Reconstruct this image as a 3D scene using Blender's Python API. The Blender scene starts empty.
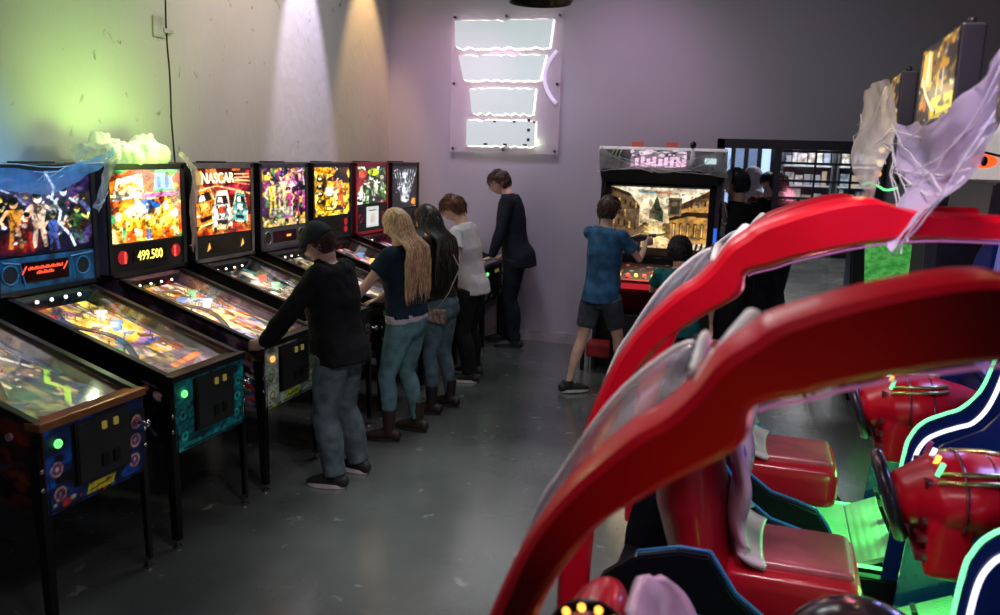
import bpy, bmesh, math, random
import numpy as np
from mathutils import Vector, Matrix, noise
R = math.radians
S = bpy.context.scene
C = S.collection

# ------------------------------------------------------------------ camera, world, exposure
YAW, PIT, ROL, H, FPX = .3037, .1796, .0293, 2.0375, 852.29
cd = bpy.data.cameras.new('camera'); cam = bpy.data.objects.new('camera', cd); C.objects.link(cam)
S.camera = cam
cd.sensor_width = 36; cd.lens = 36 * FPX / 1000; cd.clip_start = .05; cd.clip_end = 200
_cy, _sy = math.cos(YAW), math.sin(YAW)
_fw = Vector((-_sy * math.cos(PIT), _cy * math.cos(PIT), -math.sin(PIT))); _r = Vector((_cy, _sy, 0)); _u = _r.cross(_fw)
_r2 = _r * math.cos(ROL) + _u * math.sin(ROL); _u2 = -_r * math.sin(ROL) + _u * math.cos(ROL)
cam.matrix_world = Matrix(((_r2.x, _u2.x, -_fw.x, 0), (_r2.y, _u2.y, -_fw.y, 0), (_r2.z, _u2.z, -_fw.z, H), (0, 0, 0, 1)))
cd.dof.use_dof = True; cd.dof.focus_distance = 5.6; cd.dof.aperture_fstop = 2.6
w = bpy.data.worlds.new('world'); S.world = w; w.use_nodes = True
w.node_tree.nodes['Background'].inputs[0].default_value = (.02, .022, .03, 1); w.node_tree.nodes['Background'].inputs[1].default_value = .3
S.view_settings.view_transform = 'Standard'; S.view_settings.look = 'None'; S.view_settings.gamma = 1
S.view_settings.exposure = 0; S.view_settings.use_curve_mapping = False

def light(kind, name, loc, aim, power, col, size=.3, ang=60, blend=.6, sizey=None):
    l = bpy.data.lights.new(name, kind); l.energy = power; l.color = col
    o = bpy.data.objects.new(name, l); C.objects.link(o); o.location = loc
    if aim is not None: o.rotation_euler = (Vector(aim) - Vector(loc)).to_track_quat('-Z', 'Y').to_euler()
    if kind == 'SPOT': l.spot_size = R(ang); l.spot_blend = blend; l.shadow_soft_size = size
    elif kind == 'AREA':
        l.size = size
        if sizey: l.shape = 'RECTANGLE'; l.size_y = sizey
    else: l.shadow_soft_size = size
    return o
WX, BY, CZ = -4.17, 8.94, 4.6
# wall washers on the left wall
light('SPOT', 'spot_green', (-3.38, 4.52, 1.97), (-4.17, 4.55, 2.4), 44, (.50, 1, .12), .1, 118, 1)
light('SPOT', 'spot_teal', (-3.6, 3.15, 2.6), (-4.17, 3.3, 2.1), 55, (.03, .42, 1), .1, 90, 1)
light('SPOT', 'spot_white', (-3.74, 7.08, 4.56), (-4.17, 7.10, 2.5), 520, (.80, .70, 1), .03, 31, .55)
light('SPOT', 'spot_amber', (-3.7, 8.3, 4.5), (-4.17, 8.35, 2.3), 270, (1, .62, .26), .04, 44, .6)
light('SPOT', 'spot_warm', (-2.6, 6.0, 4.4), (-4.17, 6.1, 2.5), 170, (1, .74, .58), .1, 76, 1)
light('SPOT', 'spot_pink', (-3.2, 7.6, 3.2), (-3.5, 8.94, 2.5), 34, (1, .42, .8), .2, 95, 1)
light('SPOT', 'spot_rose', (-1.5, 7.3, 4.2), (-1.5, 8.94, 2.3), 66, (1, .48, .86), .2, 76, 1)
light('SPOT', 'spot_corner', (-2.7, 7.3, 4.2), (-2.7, 8.94, 1.7), 60, (.82, .74, 1), .15, 60, 1)
light('AREA', 'hall_light', (-2.0, 6.2, 4.5), (-2.2, 6.2, 0), 44, (.95, .95, .95), 2.0)
light('AREA', 'left_light', (-2.6, 6.9, 4.4), (-2.6, 5.2, .8), 16, (.85, .95, .95), 1.0)
light('SPOT', 'racer_light', (.15, 1.75, 3.6), (.15, 3.2, 1.5), 170, (1, .80, .84), .16, 84, .6)
light('AREA', 'front_panel_fill', (-.7, 2.4, 2.9), (-2.75, 3.4, .7), 6, (.85, .92, 1), .6)  # added fill without a fixture, brightens the pinball fronts
light('SPOT', 'floor_light', (-1.35, 4.3, 4.5), (-1.3, 4.3, 0), 280, (.92, 1, .95), .2, 40, 1)
light('AREA', 'canopy_frame_fill', (-.8, 1.7, 3.0), (-.15, 1.5, 1.7), 13, (1, .86, .9), .3)  # extra fill put in to brighten the nearest window frame and rail top
light('SPOT', 'rail_orange_fill', (.35, .55, 1.0), (-.06, 1.36, 1.62), 8, (1, .40, .04), .05, 48, 1)  # added spot, no fixture here; tints the nearest canopy rail orange

# ------------------------------------------------------------------ materials
def N(nt, t, **k):
    n = nt.nodes.new(t)
    for a, b in k.items(): setattr(n, a, b)
    return n
MC = {}
def mat(name, col=(.5, .5, .5), rough=.5, metal=0, emit=None, es=1, bump=0, bscale=60, var=.12, vscale=8, coat=0, trans=0, alpha=1, sheen=0, col2=None, stretch=(1, 1, 1), spec=.5, tr=None):
    if name in MC: return MC[name]
    m = bpy.data.materials.new(name); m.use_nodes = True; nt = m.node_tree; b = nt.nodes['Principled BSDF']; MC[name] = m
    b.inputs['Roughness'].default_value = rough; b.inputs['Metallic'].default_value = metal
    b.inputs['Coat Weight'].default_value = coat; b.inputs['Coat Roughness'].default_value = .08
    b.inputs['Transmission Weight'].default_value = trans; b.inputs['Alpha'].default_value = alpha
    b.inputs['Sheen Weight'].default_value = sheen; b.inputs['Specular IOR Level'].default_value = spec
    tc = N(nt, 'ShaderNodeTexCoord'); mp = N(nt, 'ShaderNodeMapping'); mp.inputs['Scale'].default_value = stretch
    nt.links.new(tc.outputs['Object'], mp.inputs[0])
    nz = N(nt, 'ShaderNodeTexNoise'); nz.inputs['Scale'].default_value = vscale; nz.inputs['Detail'].default_value = 6
    nt.links.new(mp.outputs[0], nz.inputs['Vector'])
    rp = N(nt, 'ShaderNodeValToRGB'); c2 = col2 or tuple(max(0, c * (1 - var * 2)) for c in col); c1 = tuple(min(1, c * (1 + var)) for c in col)
    rp.color_ramp.elements[0].color = (*c2, 1); rp.color_ramp.elements[1].color = (*c1, 1)
    rp.color_ramp.elements[0].position = .35; rp.color_ramp.elements[1].position = .65
    nt.links.new(nz.outputs[0], rp.inputs[0]); nt.links.new(rp.outputs[0], b.inputs['Base Color'])
    if emit: b.inputs['Emission Color'].default_value = (*emit, 1); b.inputs['Emission Strength'].default_value = es
    if bump:
        n2 = N(nt, 'ShaderNodeTexNoise'); n2.inputs['Scale'].default_value = bscale; n2.inputs['Detail'].default_value = 5
        nt.links.new(mp.outputs[0], n2.inputs['Vector'])
        bp = N(nt, 'ShaderNodeBump'); bp.inputs['Strength'].default_value = bump; bp.inputs['Distance'].default_value = .02
        nt.links.new(n2.outputs[0], bp.inputs['Height']); nt.links.new(bp.outputs[0], b.inputs['Normal'])
    return m
def artmat(name, emit, rough=.4, base=1):
    if name in MC: return MC[name]
    m = bpy.data.materials.new(name); m.use_nodes = True; nt = m.node_tree; b = nt.nodes['Principled BSDF']; MC[name] = m
    a = N(nt, 'ShaderNodeVertexColor'); a.layer_name = 'art'
    b.inputs['Roughness'].default_value = rough
    nt.links.new(a.outputs[0], b.inputs['Base Color'])
    if emit:
        nt.links.new(a.outputs[0], b.inputs['Emission Color']); b.inputs['Emission Strength'].default_value = emit
    return m
def glassmat(name, tint=(1, 1, 1), gloss=.06, rough=.07, haze=None, hz=.1):
    if name in MC: return MC[name]
    m = bpy.data.materials.new(name); m.use_nodes = True; nt = m.node_tree; MC[name] = m
    nt.nodes.remove(nt.nodes['Principled BSDF']); out = nt.nodes['Material Output']
    t = N(nt, 'ShaderNodeBsdfTransparent'); t.inputs[0].default_value = (*tint, 1)
    g = N(nt, 'ShaderNodeBsdfGlossy'); g.inputs['Roughness'].default_value = rough
    lw = N(nt, 'ShaderNodeLayerWeight'); lw.inputs[0].default_value = .35
    mu = N(nt, 'ShaderNodeMath', operation='MULTIPLY_ADD'); mu.inputs[1].default_value = .20; mu.inputs[2].default_value = gloss * .4
    nt.links.new(lw.outputs['Fresnel'], mu.inputs[0])
    mx = N(nt, 'ShaderNodeMixShader'); nt.links.new(mu.outputs[0], mx.inputs[0]); nt.links.new(t.outputs[0], mx.inputs[1]); nt.links.new(g.outputs[0], mx.inputs[2])
    last = mx
    if haze:
        d = N(nt, 'ShaderNodeBsdfDiffuse'); d.inputs[0].default_value = (*haze, 1)
        m2 = N(nt, 'ShaderNodeMixShader'); m2.inputs[0].default_value = hz
        nt.links.new(mx.outputs[0], m2.inputs[1]); nt.links.new(d.outputs[0], m2.inputs[2]); last = m2
    nt.links.new(last.outputs[0], out.inputs['Surface'])
    return m
def webmat(name, col=(.9, .9, .95), dens=.5, sc=9):
    if name in MC: return MC[name]
    m = bpy.data.materials.new(name); m.use_nodes = True; nt = m.node_tree; MC[name] = m
    nt.nodes.remove(nt.nodes['Principled BSDF']); out = nt.nodes['Material Output']
    tc = N(nt, 'ShaderNodeTexCoord'); mp = N(nt, 'ShaderNodeMapping'); mp.inputs['Scale'].default_value = (1, 1, .35); nt.links.new(tc.outputs['Object'], mp.inputs[0])
    nz = N(nt, 'ShaderNodeTexNoise'); nz.inputs['Scale'].default_value = sc; nz.inputs['Detail'].default_value = 8; nz.inputs['Distortion'].default_value = .8
    nt.links.new(mp.outputs[0], nz.inputs['Vector'])
    rp = N(nt, 'ShaderNodeValToRGB'); rp.color_ramp.elements[0].position = .3; rp.color_ramp.elements[1].position = .75
    rp.color_ramp.elements[0].color = (dens * .55,) * 3 + (1,); rp.color_ramp.elements[1].color = (min(1, dens * 1.5),) * 3 + (1,)
    nt.links.new(nz.outputs[0], rp.inputs[0])
    d = N(nt, 'ShaderNodeBsdfDiffuse'); d.inputs[0].default_value = (*col, 1)
    tl = N(nt, 'ShaderNodeBsdfTranslucent'); tl.inputs[0].default_value = (*col, 1)
    a = N(nt, 'ShaderNodeMixShader'); a.inputs[0].default_value = .5; nt.links.new(d.outputs[0], a.inputs[1]); nt.links.new(tl.outputs[0], a.inputs[2])
    t = N(nt, 'ShaderNodeBsdfTransparent'); mx = N(nt, 'ShaderNodeMixShader')
    nt.links.new(rp.outputs[0], mx.inputs[0]); nt.links.new(t.outputs[0], mx.inputs[1]); nt.links.new(a.outputs[0], mx.inputs[2])
    nt.links.new(mx.outputs[0], out.inputs['Surface'])
    return m
def glow(name, col, s): return mat(name, tuple(min(.6, c * .6) for c in col), .4, emit=col, es=s, var=0)

BLK = mat('black_laminate', (.012, .012, .014), .38, var=.1)
BMET = mat('black_metal', (.02, .02, .022), .3, metal=.6)
CHR = mat('chrome', (.7, .7, .72), .15, metal=1)
STEEL = mat('brushed_steel', (.35, .35, .37), .35, metal=1)
WHT = mat('white_plastic', (.75, .75, .78), .4)
RUB = mat('black_rubber', (.015, .015, .015), .7)
GLASS = glassmat('playfield_glass')

# ------------------------------------------------------------------ object helpers
def link(name, me, m=None, parent=None, smooth=False):
    o = bpy.data.objects.new(name, me); C.objects.link(o)
    if m: me.materials.clear(); me.materials.append(m)
    if parent: o.parent = parent
    if smooth:
        me.polygons.foreach_set('use_smooth', [True] * len(me.polygons))
        if smooth != True: me.set_sharp_from_angle(angle=R(smooth))
    return o
def tag(o, label, cat, group=None, kind=None):
    o['label'] = label; o['category'] = cat
    if group: o['group'] = group
    if kind: o['kind'] = kind
    return o
def thing(name, loc, label, cat, group=None, rz=0):
    o = bpy.data.objects.new(name, None); C.objects.link(o); o.location = loc; o.rotation_euler = (0, 0, rz); o.empty_display_size = .1
    return tag(o, label, cat, group)
class MB:
    def __init__(s): s.b = bmesh.new()
    def box(s, lo, hi, bev=0, M=None):
        lo, hi = Vector(lo), Vector(hi); c = (lo + hi) / 2; d = hi - lo
        v = bmesh.ops.create_cube(s.b, size=1)['verts']
        for q in v: q.co = Vector((q.co.x * d.x, q.co.y * d.y, q.co.z * d.z)) + c
        if bev:
            es = list({e for q in v for e in q.link_edges})
            r = bmesh.ops.bevel(s.b, geom=es, offset=bev, segments=2, profile=.6, affect='EDGES'); v = list({q for f in r['faces'] for q in f.verts} | {q for q in v if q.is_valid})
        if M:
            for q in v: q.co = M @ q.co
        return s
    def prism(s, pts, a, b, axis='y', bev=0):
        # pts 2D polygon (x,z) extruded along y from a to b ; axis 'x' -> (y,z); 'z' -> (x,y)
        f3 = {'y': lambda p, t: (p[0], t, p[1]), 'x': lambda p, t: (t, p[0], p[1]), 'z': lambda p, t: (p[0], p[1], t)}[axis]
        A = [s.b.verts.new(f3(p, a)) for p in pts]; B = [s.b.verts.new(f3(p, b)) for p in pts]; n = len(pts)
        fs = [s.b.faces.new(A), s.b.faces.new(B[::-1])] + [s.b.faces.new((A[i], B[i], B[(i + 1) % n], A[(i + 1) % n])) for i in range(n)]
        bmesh.ops.recalc_face_normals(s.b, faces=fs)
        if bev:
            es = list({e for f in fs for e in f.edges}); bmesh.ops.bevel(s.b, geom=es, offset=bev, segments=2, affect='EDGES', clamp_overlap=True)
        return s
    def cyl(s, p0, p1, r0, r1=None, n=16, caps=True):
        r1 = r0 if r1 is None else r1
        return s.loft([p0, p1], [(r0, r0), (r1, r1)], n, caps)
    def loft(s, P, RR, n=12, caps=True, up=(0, 0, 1), round_ends=False):
        P = [Vector(p) for p in P]; RR = [(q, q) if not hasattr(q, '__len__') else q for q in RR]
        if round_ends:
            def cap(p, q, r):
                d = (p - q).normalized(); m = min(r)
                return [(p + d * m * math.sin(t), (r[0] * math.cos(t), r[1] * math.cos(t))) for t in (.5, .95, 1.35)]
            a = cap(P[0], P[1], RR[0])[::-1]; z = cap(P[-1], P[-2], RR[-1])
            P = [q[0] for q in a] + P + [q[0] for q in z]; RR = [q[1] for q in a] + list(RR) + [q[1] for q in z]
        rings = []; up = Vector(up); pu = None
        for i, p in enumerate(P):
            t = (P[min(i + 1, len(P) - 1)] - P[max(i - 1, 0)])
            t = t.normalized() if t.length > 1e-9 else Vector((0, 0, 1))
            if pu is None:
                a = up.cross(t)
                if a.length < .05: a = Vector((1, 0, 0)).cross(t) if abs(t.x) < .9 else Vector((0, 1, 0)).cross(t)
            else: a = pu - t * pu.dot(t)
            a.normalize(); pu = a; b = t.cross(a); rx, ry = RR[i]
            rings.append([s.b.verts.new(p + a * rx * math.cos(2 * math.pi * k / n) + b * ry * math.sin(2 * math.pi * k / n)) for k in range(n)])
        for A, B in zip(rings, rings[1:]):
            for k in range(n): s.b.faces.new((A[k], A[(k + 1) % n], B[(k + 1) % n], B[k]))
        if caps: s.b.faces.new(rings[0][::-1]); s.b.faces.new(rings[-1])
        return s
    def ball(s, c, r, seg=14, M=None):
        r = (r, r, r) if not hasattr(r, '__len__') else r; c = Vector(c)
        v = bmesh.ops.create_uvsphere(s.b, u_segments=seg, v_segments=max(6, seg * 2 // 3), radius=1)['verts']
        for q in v:
            p = Vector((q.co.x * r[0], q.co.y * r[1], q.co.z * r[2]))
            q.co = (M @ p if M else p) + c
        return s
    def grid(s, rows):
        V = [[s.b.verts.new(p) for p in r] for r in rows]
        for a, b in zip(V, V[1:]):
            for k in range(len(a) - 1): s.b.faces.new((a[k], a[k + 1], b[k + 1], b[k]))
        return s
    def torus(s, c, rad, r, axis='z', n=32, m=8, a0=0, a1=2 * math.pi, M=None):
        P = []
        for i in range(n + 1):
            t = a0 + (a1 - a0) * i / n; x, y = rad * math.cos(t), rad * math.sin(t)
            p = {'z': (x, y, 0), 'y': (x, 0, y), 'x': (0, x, y)}[axis]
            p = Vector(p); P.append((M @ p if M else p) + Vector(c))
        upv = {'z': (0, 0, 1), 'y': (0, 1, 0), 'x': (1, 0, 0)}[axis]
        upv = (M.to_3x3() @ Vector(upv)) if M else upv
        return s.loft(P, [r] * len(P), m, up=upv)
    def build(s, name, m=None, parent=None, smooth=False, loc=None, solid=0):
        me = bpy.data.meshes.new(name); s.b.normal_update(); s.b.to_mesh(me); s.b.free()
        o = link(name, me, m, parent, smooth)
        if loc: o.location = loc
        if solid: md = o.modifiers.new('t', 'SOLIDIFY'); md.thickness = solid; md.offset = 0
        return o
def remesh(mb, name, vox, m, parent, smooth_it=3, fold=0, fscale=6, seed=0, fz=(1, 1, 1)):
    me = bpy.data.meshes.new(name); mb.b.normal_update(); mb.b.to_mesh(me); mb.b.free()
    t = bpy.data.objects.new('tmp', me); C.objects.link(t)
    md = t.modifiers.new('r', 'REMESH'); md.mode = 'VOXEL'; md.voxel_size = vox
    if smooth_it: sm = t.modifiers.new('s', 'SMOOTH'); sm.iterations = smooth_it; sm.factor = .5
    dg = bpy.context.evaluated_depsgraph_get(); dg.update()
    out = bpy.data.meshes.new_from_object(t.evaluated_get(dg)); bpy.data.objects.remove(t); bpy.data.meshes.remove(me)
    out.name = name
    if fold:
        n = len(out.vertices); co = np.empty(n * 3); out.vertices.foreach_get('co', co); nn = np.empty(n * 3); out.vertices.foreach_get('normal', nn)
        co = co.reshape(-1, 3); nn = nn.reshape(-1, 3); off = Vector((seed * 3.1, seed, 0))
        for i in range(n):
            p = Vector((co[i][0] * fz[0], co[i][1] * fz[1], co[i][2] * fz[2])) * fscale + off
            d = noise.noise(p) + .6 * (abs(noise.noise(p * 2.1 + Vector((5, 0, 0)))) * 2 - .5)
            co[i] += nn[i] * d * fold
        out.vertices.foreach_set('co', co.ravel()); out.update()
    return link(name, out, m, parent, True)
def text(name, body, size, m, parent, loc, rot, ext=.002, align='CENTER', sx=1):
    cu = bpy.data.curves.new(name, 'FONT'); cu.body = body; cu.size = size; cu.extrude = ext; cu.align_x = align; cu.align_y = 'CENTER'; cu.resolution_u = 3; cu.offset = size * .012
    t = bpy.data.objects.new('tmp', cu); C.objects.link(t); dg = bpy.context.evaluated_depsgraph_get(); dg.update()
    me = bpy.data.meshes.new_from_object(t.evaluated_get(dg)); bpy.data.objects.remove(t)
    o = link(name, me, m, parent); o.location = loc; o.rotation_euler = rot; o.scale = (sx, 1, 1)
    return o

# ------------------------------------------------------------------ painted canvases (colour kept in a mesh colour layer)
def hx(s): 
    c = [int(s[i:i + 2], 16) / 255 for i in (0, 2, 4)]
    return np.array([x ** 2.2 for x in c])
class Cv:
    def __init__(s, w, h, col='000000', seed=0):
        s.w, s.h = w, h; s.X, s.Y = np.meshgrid(np.linspace(0, 1, w), np.linspace(0, 1, h)); s.a = np.zeros((h, w, 3)) + hx(col); s.r = np.random.RandomState(seed)
    def put(s, m, col, al=1):
        m = np.clip(m, 0, 1)[..., None] * al; s.a = s.a * (1 - m) + (hx(col) if isinstance(col, str) else col) * m; return s
    def ell(s, x, y, rx, ry, col, rot=0, al=1, soft=.12):
        c, q = math.cos(rot), math.sin(rot); dx, dy = s.X - x, s.Y - y; u = (dx * c + dy * q) / rx; v = (-dx * q + dy * c) / ry
        return s.put((1 - np.sqrt(u * u + v * v)) / soft, col, al)
    def poly(s, pts, col, al=1):
        ins = np.zeros_like(s.X, bool); n = len(pts)
        for i in range(n):
            x0, y0 = pts[i]; x1, y1 = pts[(i + 1) % n]
            if y0 == y1: continue
            c = ((y0 > s.Y) != (y1 > s.Y)) & (s.X < (x1 - x0) * (s.Y - y0) / (y1 - y0) + x0); ins ^= c
        return s.put(ins.astype(float), col, al)
    def rect(s, x0, y0, x1, y1, col, al=1): return s.put(((s.X >= x0) & (s.X <= x1) & (s.Y >= y0) & (s.Y <= y1)).astype(float), col, al)
    def grit(s, a=.8, ks=(9, 17, 31, 47)):
        g = sum((s.noise(k) - .5) * w_ for k, w_ in zip(ks, (1, .9, .8, .7))); s.a = s.a * (1 + a * np.clip(g * 1.6, -1, 1.2))[..., None]
        t = sum(np.abs(s.noise(k) - .5) for k in ks[:3]) / 3; return s.put((.085 - t) / .03, '050508', .75)
    def line(s, pts, wd, col, al=1, soft=.4):
        for (x0, y0), (x1, y1) in zip(pts, pts[1:]):
            dx, dy = x1 - x0, y1 - y0; t = np.clip(((s.X - x0) * dx + (s.Y - y0) * dy) / (dx * dx + dy * dy + 1e-9), 0, 1)
            d = np.hypot(s.X - x0 - t * dx, s.Y - y0 - t * dy); s.put((1 - d / wd) / soft, col, al)
        return s
    def noise(s, k):
        g = s.r.rand(k + 2, k + 2); xi = s.X * k; yi = s.Y * k; x0 = xi.astype(int); y0 = yi.astype(int); fx = xi - x0; fy = yi - y0; fx = fx * fx * (3 - 2 * fx); fy = fy * fy * (3 - 2 * fy)
        return (g[y0, x0] * (1 - fx) + g[y0, x0 + 1] * fx) * (1 - fy) + (g[y0 + 1, x0] * (1 - fx) + g[y0 + 1, x0 + 1] * fx) * fy
    def blotch(s, k, col, th=.55, al=1, soft=.12): return s.put((s.noise(k) - th) / soft, col, al)
    def confetti(s, n, cols, r0=.01, r1=.04, box=(0, 0, 1, 1), al=1):
        for _ in range(n):
            x = box[0] + s.r.rand() * (box[2] - box[0]); y = box[1] + s.r.rand() * (box[3] - box[1]); r = r0 + s.r.rand() * (r1 - r0)
            s.ell(x, y, r, r * (.4 + s.r.rand()), cols[s.r.randint(len(cols))], s.r.rand() * 3, al, .3)
        return s
    def person(s, x, y, h, body, skin, dark='101018', wd=1):
        q = h * wd
        s.line([(x - .09 * q, y - h * .5), (x - .05 * q, y - h * .18)], .045 * q, body).line([(x + .1 * q, y - h * .5), (x + .05 * q, y - h * .18)], .045 * q, body)
        s.poly([(x - .14 * q, y + .22 * h), (x + .14 * q, y + .22 * h), (x + .08 * q, y - .2 * h), (x - .08 * q, y - .2 * h)], body)
        s.line([(x - .13 * q, y + .18 * h), (x - .25 * q, y), (x - .18 * q, y - .1 * h)], .035 * q, skin).line([(x + .13 * q, y + .18 * h), (x + .26 * q, y + .08 * h), (x + .3 * q, y + .22 * h)], .035 * q, skin)
        s.line([(x - .06 * q, y + .15 * h), (x + .02 * q, y - .1 * h)], .012 * q, dark)
        s.ell(x, y + .33 * h, .075 * q, .1 * h, skin).ell(x, y + .38 * h, .08 * q, .07 * h, dark); return s
    def mesh(s, name, O, U, V, m, parent=None, h=None):
        O, U, V = np.array(O, float), np.array(U, float), np.array(V, float)
        P = O + s.X[..., None] * U + s.Y[..., None] * V
        if h is not None: n = np.cross(U, V); n /= np.linalg.norm(n); P = P + h[..., None] * n
        me = bpy.data.meshes.new(name); wv, hv = s.w, s.h; nf = (wv - 1) * (hv - 1)
        i = np.arange(wv * hv).reshape(hv, wv); q = np.stack([i[:-1, :-1], i[:-1, 1:], i[1:, 1:], i[1:, :-1]], -1).reshape(-1)
        me.vertices.add(wv * hv); me.vertices.foreach_set('co', P.ravel()); me.loops.add(nf * 4); me.loops.foreach_set('vertex_index', q.astype(np.int32))
        me.polygons.add(nf); me.polygons.foreach_set('loop_start', np.arange(0, nf * 4, 4, dtype=np.int32)); me.polygons.foreach_set('loop_total', np.full(nf, 4, np.int32)); me.update(calc_edges=True)
        ca = me.color_attributes.new('art', 'FLOAT_COLOR', 'POINT'); d = np.ones((wv * hv, 4), np.float32); d[:, :3] = np.clip(s.a, 0, 1).reshape(-1, 3); ca.data.foreach_set('color', d.ravel())
        return link(name, me, m, parent)

# ------------------------------------------------------------------ structure
def surface(name, lo, hi, m):
    o = MB().box(lo, hi).build(name, m); o['kind'] = 'structure'; return o
def concrete(name, c1, c2, rough, bump, spots=True, scale=1.0, streak=(1, 1, 1), rvar=.1, dark=None, spth=.7, coat=0):
    m = bpy.data.materials.new(name); m.use_nodes = True; nt = m.node_tree; b = nt.nodes['Principled BSDF']
    tc = N(nt, 'ShaderNodeTexCoord'); mp = N(nt, 'ShaderNodeMapping'); mp.inputs['Scale'].default_value = streak; nt.links.new(tc.outputs['Object'], mp.inputs[0])
    def ns(sc, det=8, dist=0):
        n = N(nt, 'ShaderNodeTexNoise'); n.inputs['Scale'].default_value = sc; n.inputs['Detail'].default_value = det; n.inputs['Distortion'].default_value = dist; nt.links.new(mp.outputs[0], n.inputs['Vector']); return n
    a = ns(.8 * scale); rp = N(nt, 'ShaderNodeValToRGB'); rp.color_ramp.elements[0].color = (*c1, 1); rp.color_ramp.elements[1].color = (*c2, 1); rp.color_ramp.elements[0].position = .3; rp.color_ramp.elements[1].position = .7
    nt.links.new(a.outputs[0], rp.inputs[0]); last = rp.outputs[0]
    if spots:
        sp = ns(9 * scale, 10, .6); r2 = N(nt, 'ShaderNodeValToRGB'); r2.color_ramp.elements[0].position = spth; r2.color_ramp.elements[1].position = spth + .05
        nt.links.new(sp.outputs[0], r2.inputs[0])
        mx = N(nt, 'ShaderNodeMix', data_type='RGBA'); nt.links.new(r2.outputs[0], mx.inputs[0]); nt.links.new(last, mx.inputs[6]); mx.inputs[7].default_value = (*(dark or tuple(c * .35 for c in c1)), 1)
        last = mx.outputs[2]
    nt.links.new(last, b.inputs['Base Color'])
    rr = ns(2.2 * scale, 8, .4); mr = N(nt, 'ShaderNodeMapRange'); mr.inputs[3].default_value = rough - rvar; mr.inputs[4].default_value = rough + rvar; nt.links.new(rr.outputs[0], mr.inputs[0]); nt.links.new(mr.outputs[0], b.inputs['Roughness'])
    b.inputs['Coat Weight'].default_value = coat; b.inputs['Coat Roughness'].default_value = .16
    bn = ns(14 * scale, 10); bp = N(nt, 'ShaderNodeBump'); bp.inputs['Strength'].default_value = bump; bp.inputs['Distance'].default_value = .02; nt.links.new(bn.outputs[0], bp.inputs['Height']); nt.links.new(bp.outputs[0], b.inputs['Normal'])
    return m
MF = concrete('polished_concrete', (.04, .048, .047), (.155, .17, .165), .26, .06, True, .9, (1, 1, 1), .1, (.25, .27, .27), .66, .7)
MWL = concrete('painted_block_plaster', (.40, .38, .36), (.50, .48, .46), .75, .25, True, 1.1, (1, 1, .7), .08, (.2, .19, .18), .67)
MWB = concrete('painted_drywall', (.38, .37, .43), (.42, .41, .47), .7, .05, False, .6)
surface('floor', (WX - .2, -3.2, -.1), (6.2, 24, 0), MF)
surface('wall_left', (WX - .2, -3.2, 0), (WX, BY + .2, CZ), MWL)
OX0, OX1, OZ = -.57, 1.0, 2.24
surface('wall_back', (WX, BY, 0), (OX0, BY + .2, CZ), MWB)
surface('wall_back_header', (OX0, BY, OZ), (OX1, BY + .2, CZ), MWB)
surface('wall_back_right', (OX1, BY, 0), (6.2, BY + .2, CZ), MWB)
surface('wall_right', (6.0, -3.2, 0), (6.2, 24, CZ), MWB)
surface('wall_front', (WX - .2, -3.4, 0), (6.2, -3.2, CZ), MWB)
surface('ceiling', (WX - .2, -3.4, CZ), (6.2, 24, CZ + .1), mat('dark_ceiling', (.06, .06, .065), .9))
surface('wall_far', (WX, 22, 0), (6.2, 22.2, CZ), MWB)
surface('wall_far_left', (-3.2, BY + .2, 0), (-3.0, 22, CZ), MWB)
surface('baseboard_back', (WX, BY - .015, 0), (OX0 - .05, BY, .115), mat('baseboard_paint', (.42, .40, .42), .5))
surface('baseboard_left', (WX, -3.2, 0), (WX + .015, BY, .115), mat('baseboard_paint'))
# seam in the left wall with its small metal plate
sm = MB().loft([(WX + .001, 5.24 + .006 * math.sin(i * 1.7) + (.03 * (3.02 - z) if z < 3.02 else 0), z) for i, z in enumerate(np.linspace(0, CZ, 30))], [(.005, .009)] * 30, 6).build('trim_1', mat('dark_crack', (.02, .02, .02), .9)); sm['kind'] = 'structure'
pl = MB().box((WX, 5.10, 2.76), (WX + .012, 5.22, 2.90), .004).box((WX, 5.2, 2.80), (WX + .02, 5.3, 2.83), .004).build('wall_plate', mat('painted_plate', (.36, .34, .33), .6))
tag(pl, 'small painted metal plate fixed over the vertical seam of the left wall', 'plate')

# framed opening with a partly raised glazed door
FR = mat('dark_frame', (.02, .022, .026), .45)
f = MB().box((OX0, BY - .03, OZ - .09), (OX1, BY + .12, OZ)).box((OX0, BY - .03, 0), (OX0 + .07, BY + .12, OZ)).box((OX1 - .07, BY - .03, 0), (OX1, BY + .12, OZ)).box((OX0 + .56, BY - .02, 1.2), (OX0 + .62, BY + .1, OZ - .05))
f = f.build('door_1', FR); f['kind'] = 'structure'
bars = MB()
for z in (2.135, 2.02, 1.85, 1.68, 1.5, 1.32, 1.22): bars.box((OX0 + .6, BY + .01, z - .012), (OX1 - .07, BY + .05, z + .012))
for x in (.37, .70): bars.box((x - .01, BY + .01, 1.22), (x + .01, BY + .05, 2.15))
o = bars.build('glazing_bar', FR, f)
o = MB().box((OX0 + .62, BY + .028, 1.22), (OX1 - .07, BY + .032, 2.15)).build('pane', glassmat('door_glass', (.9, .95, 1), .1), f)

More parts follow.
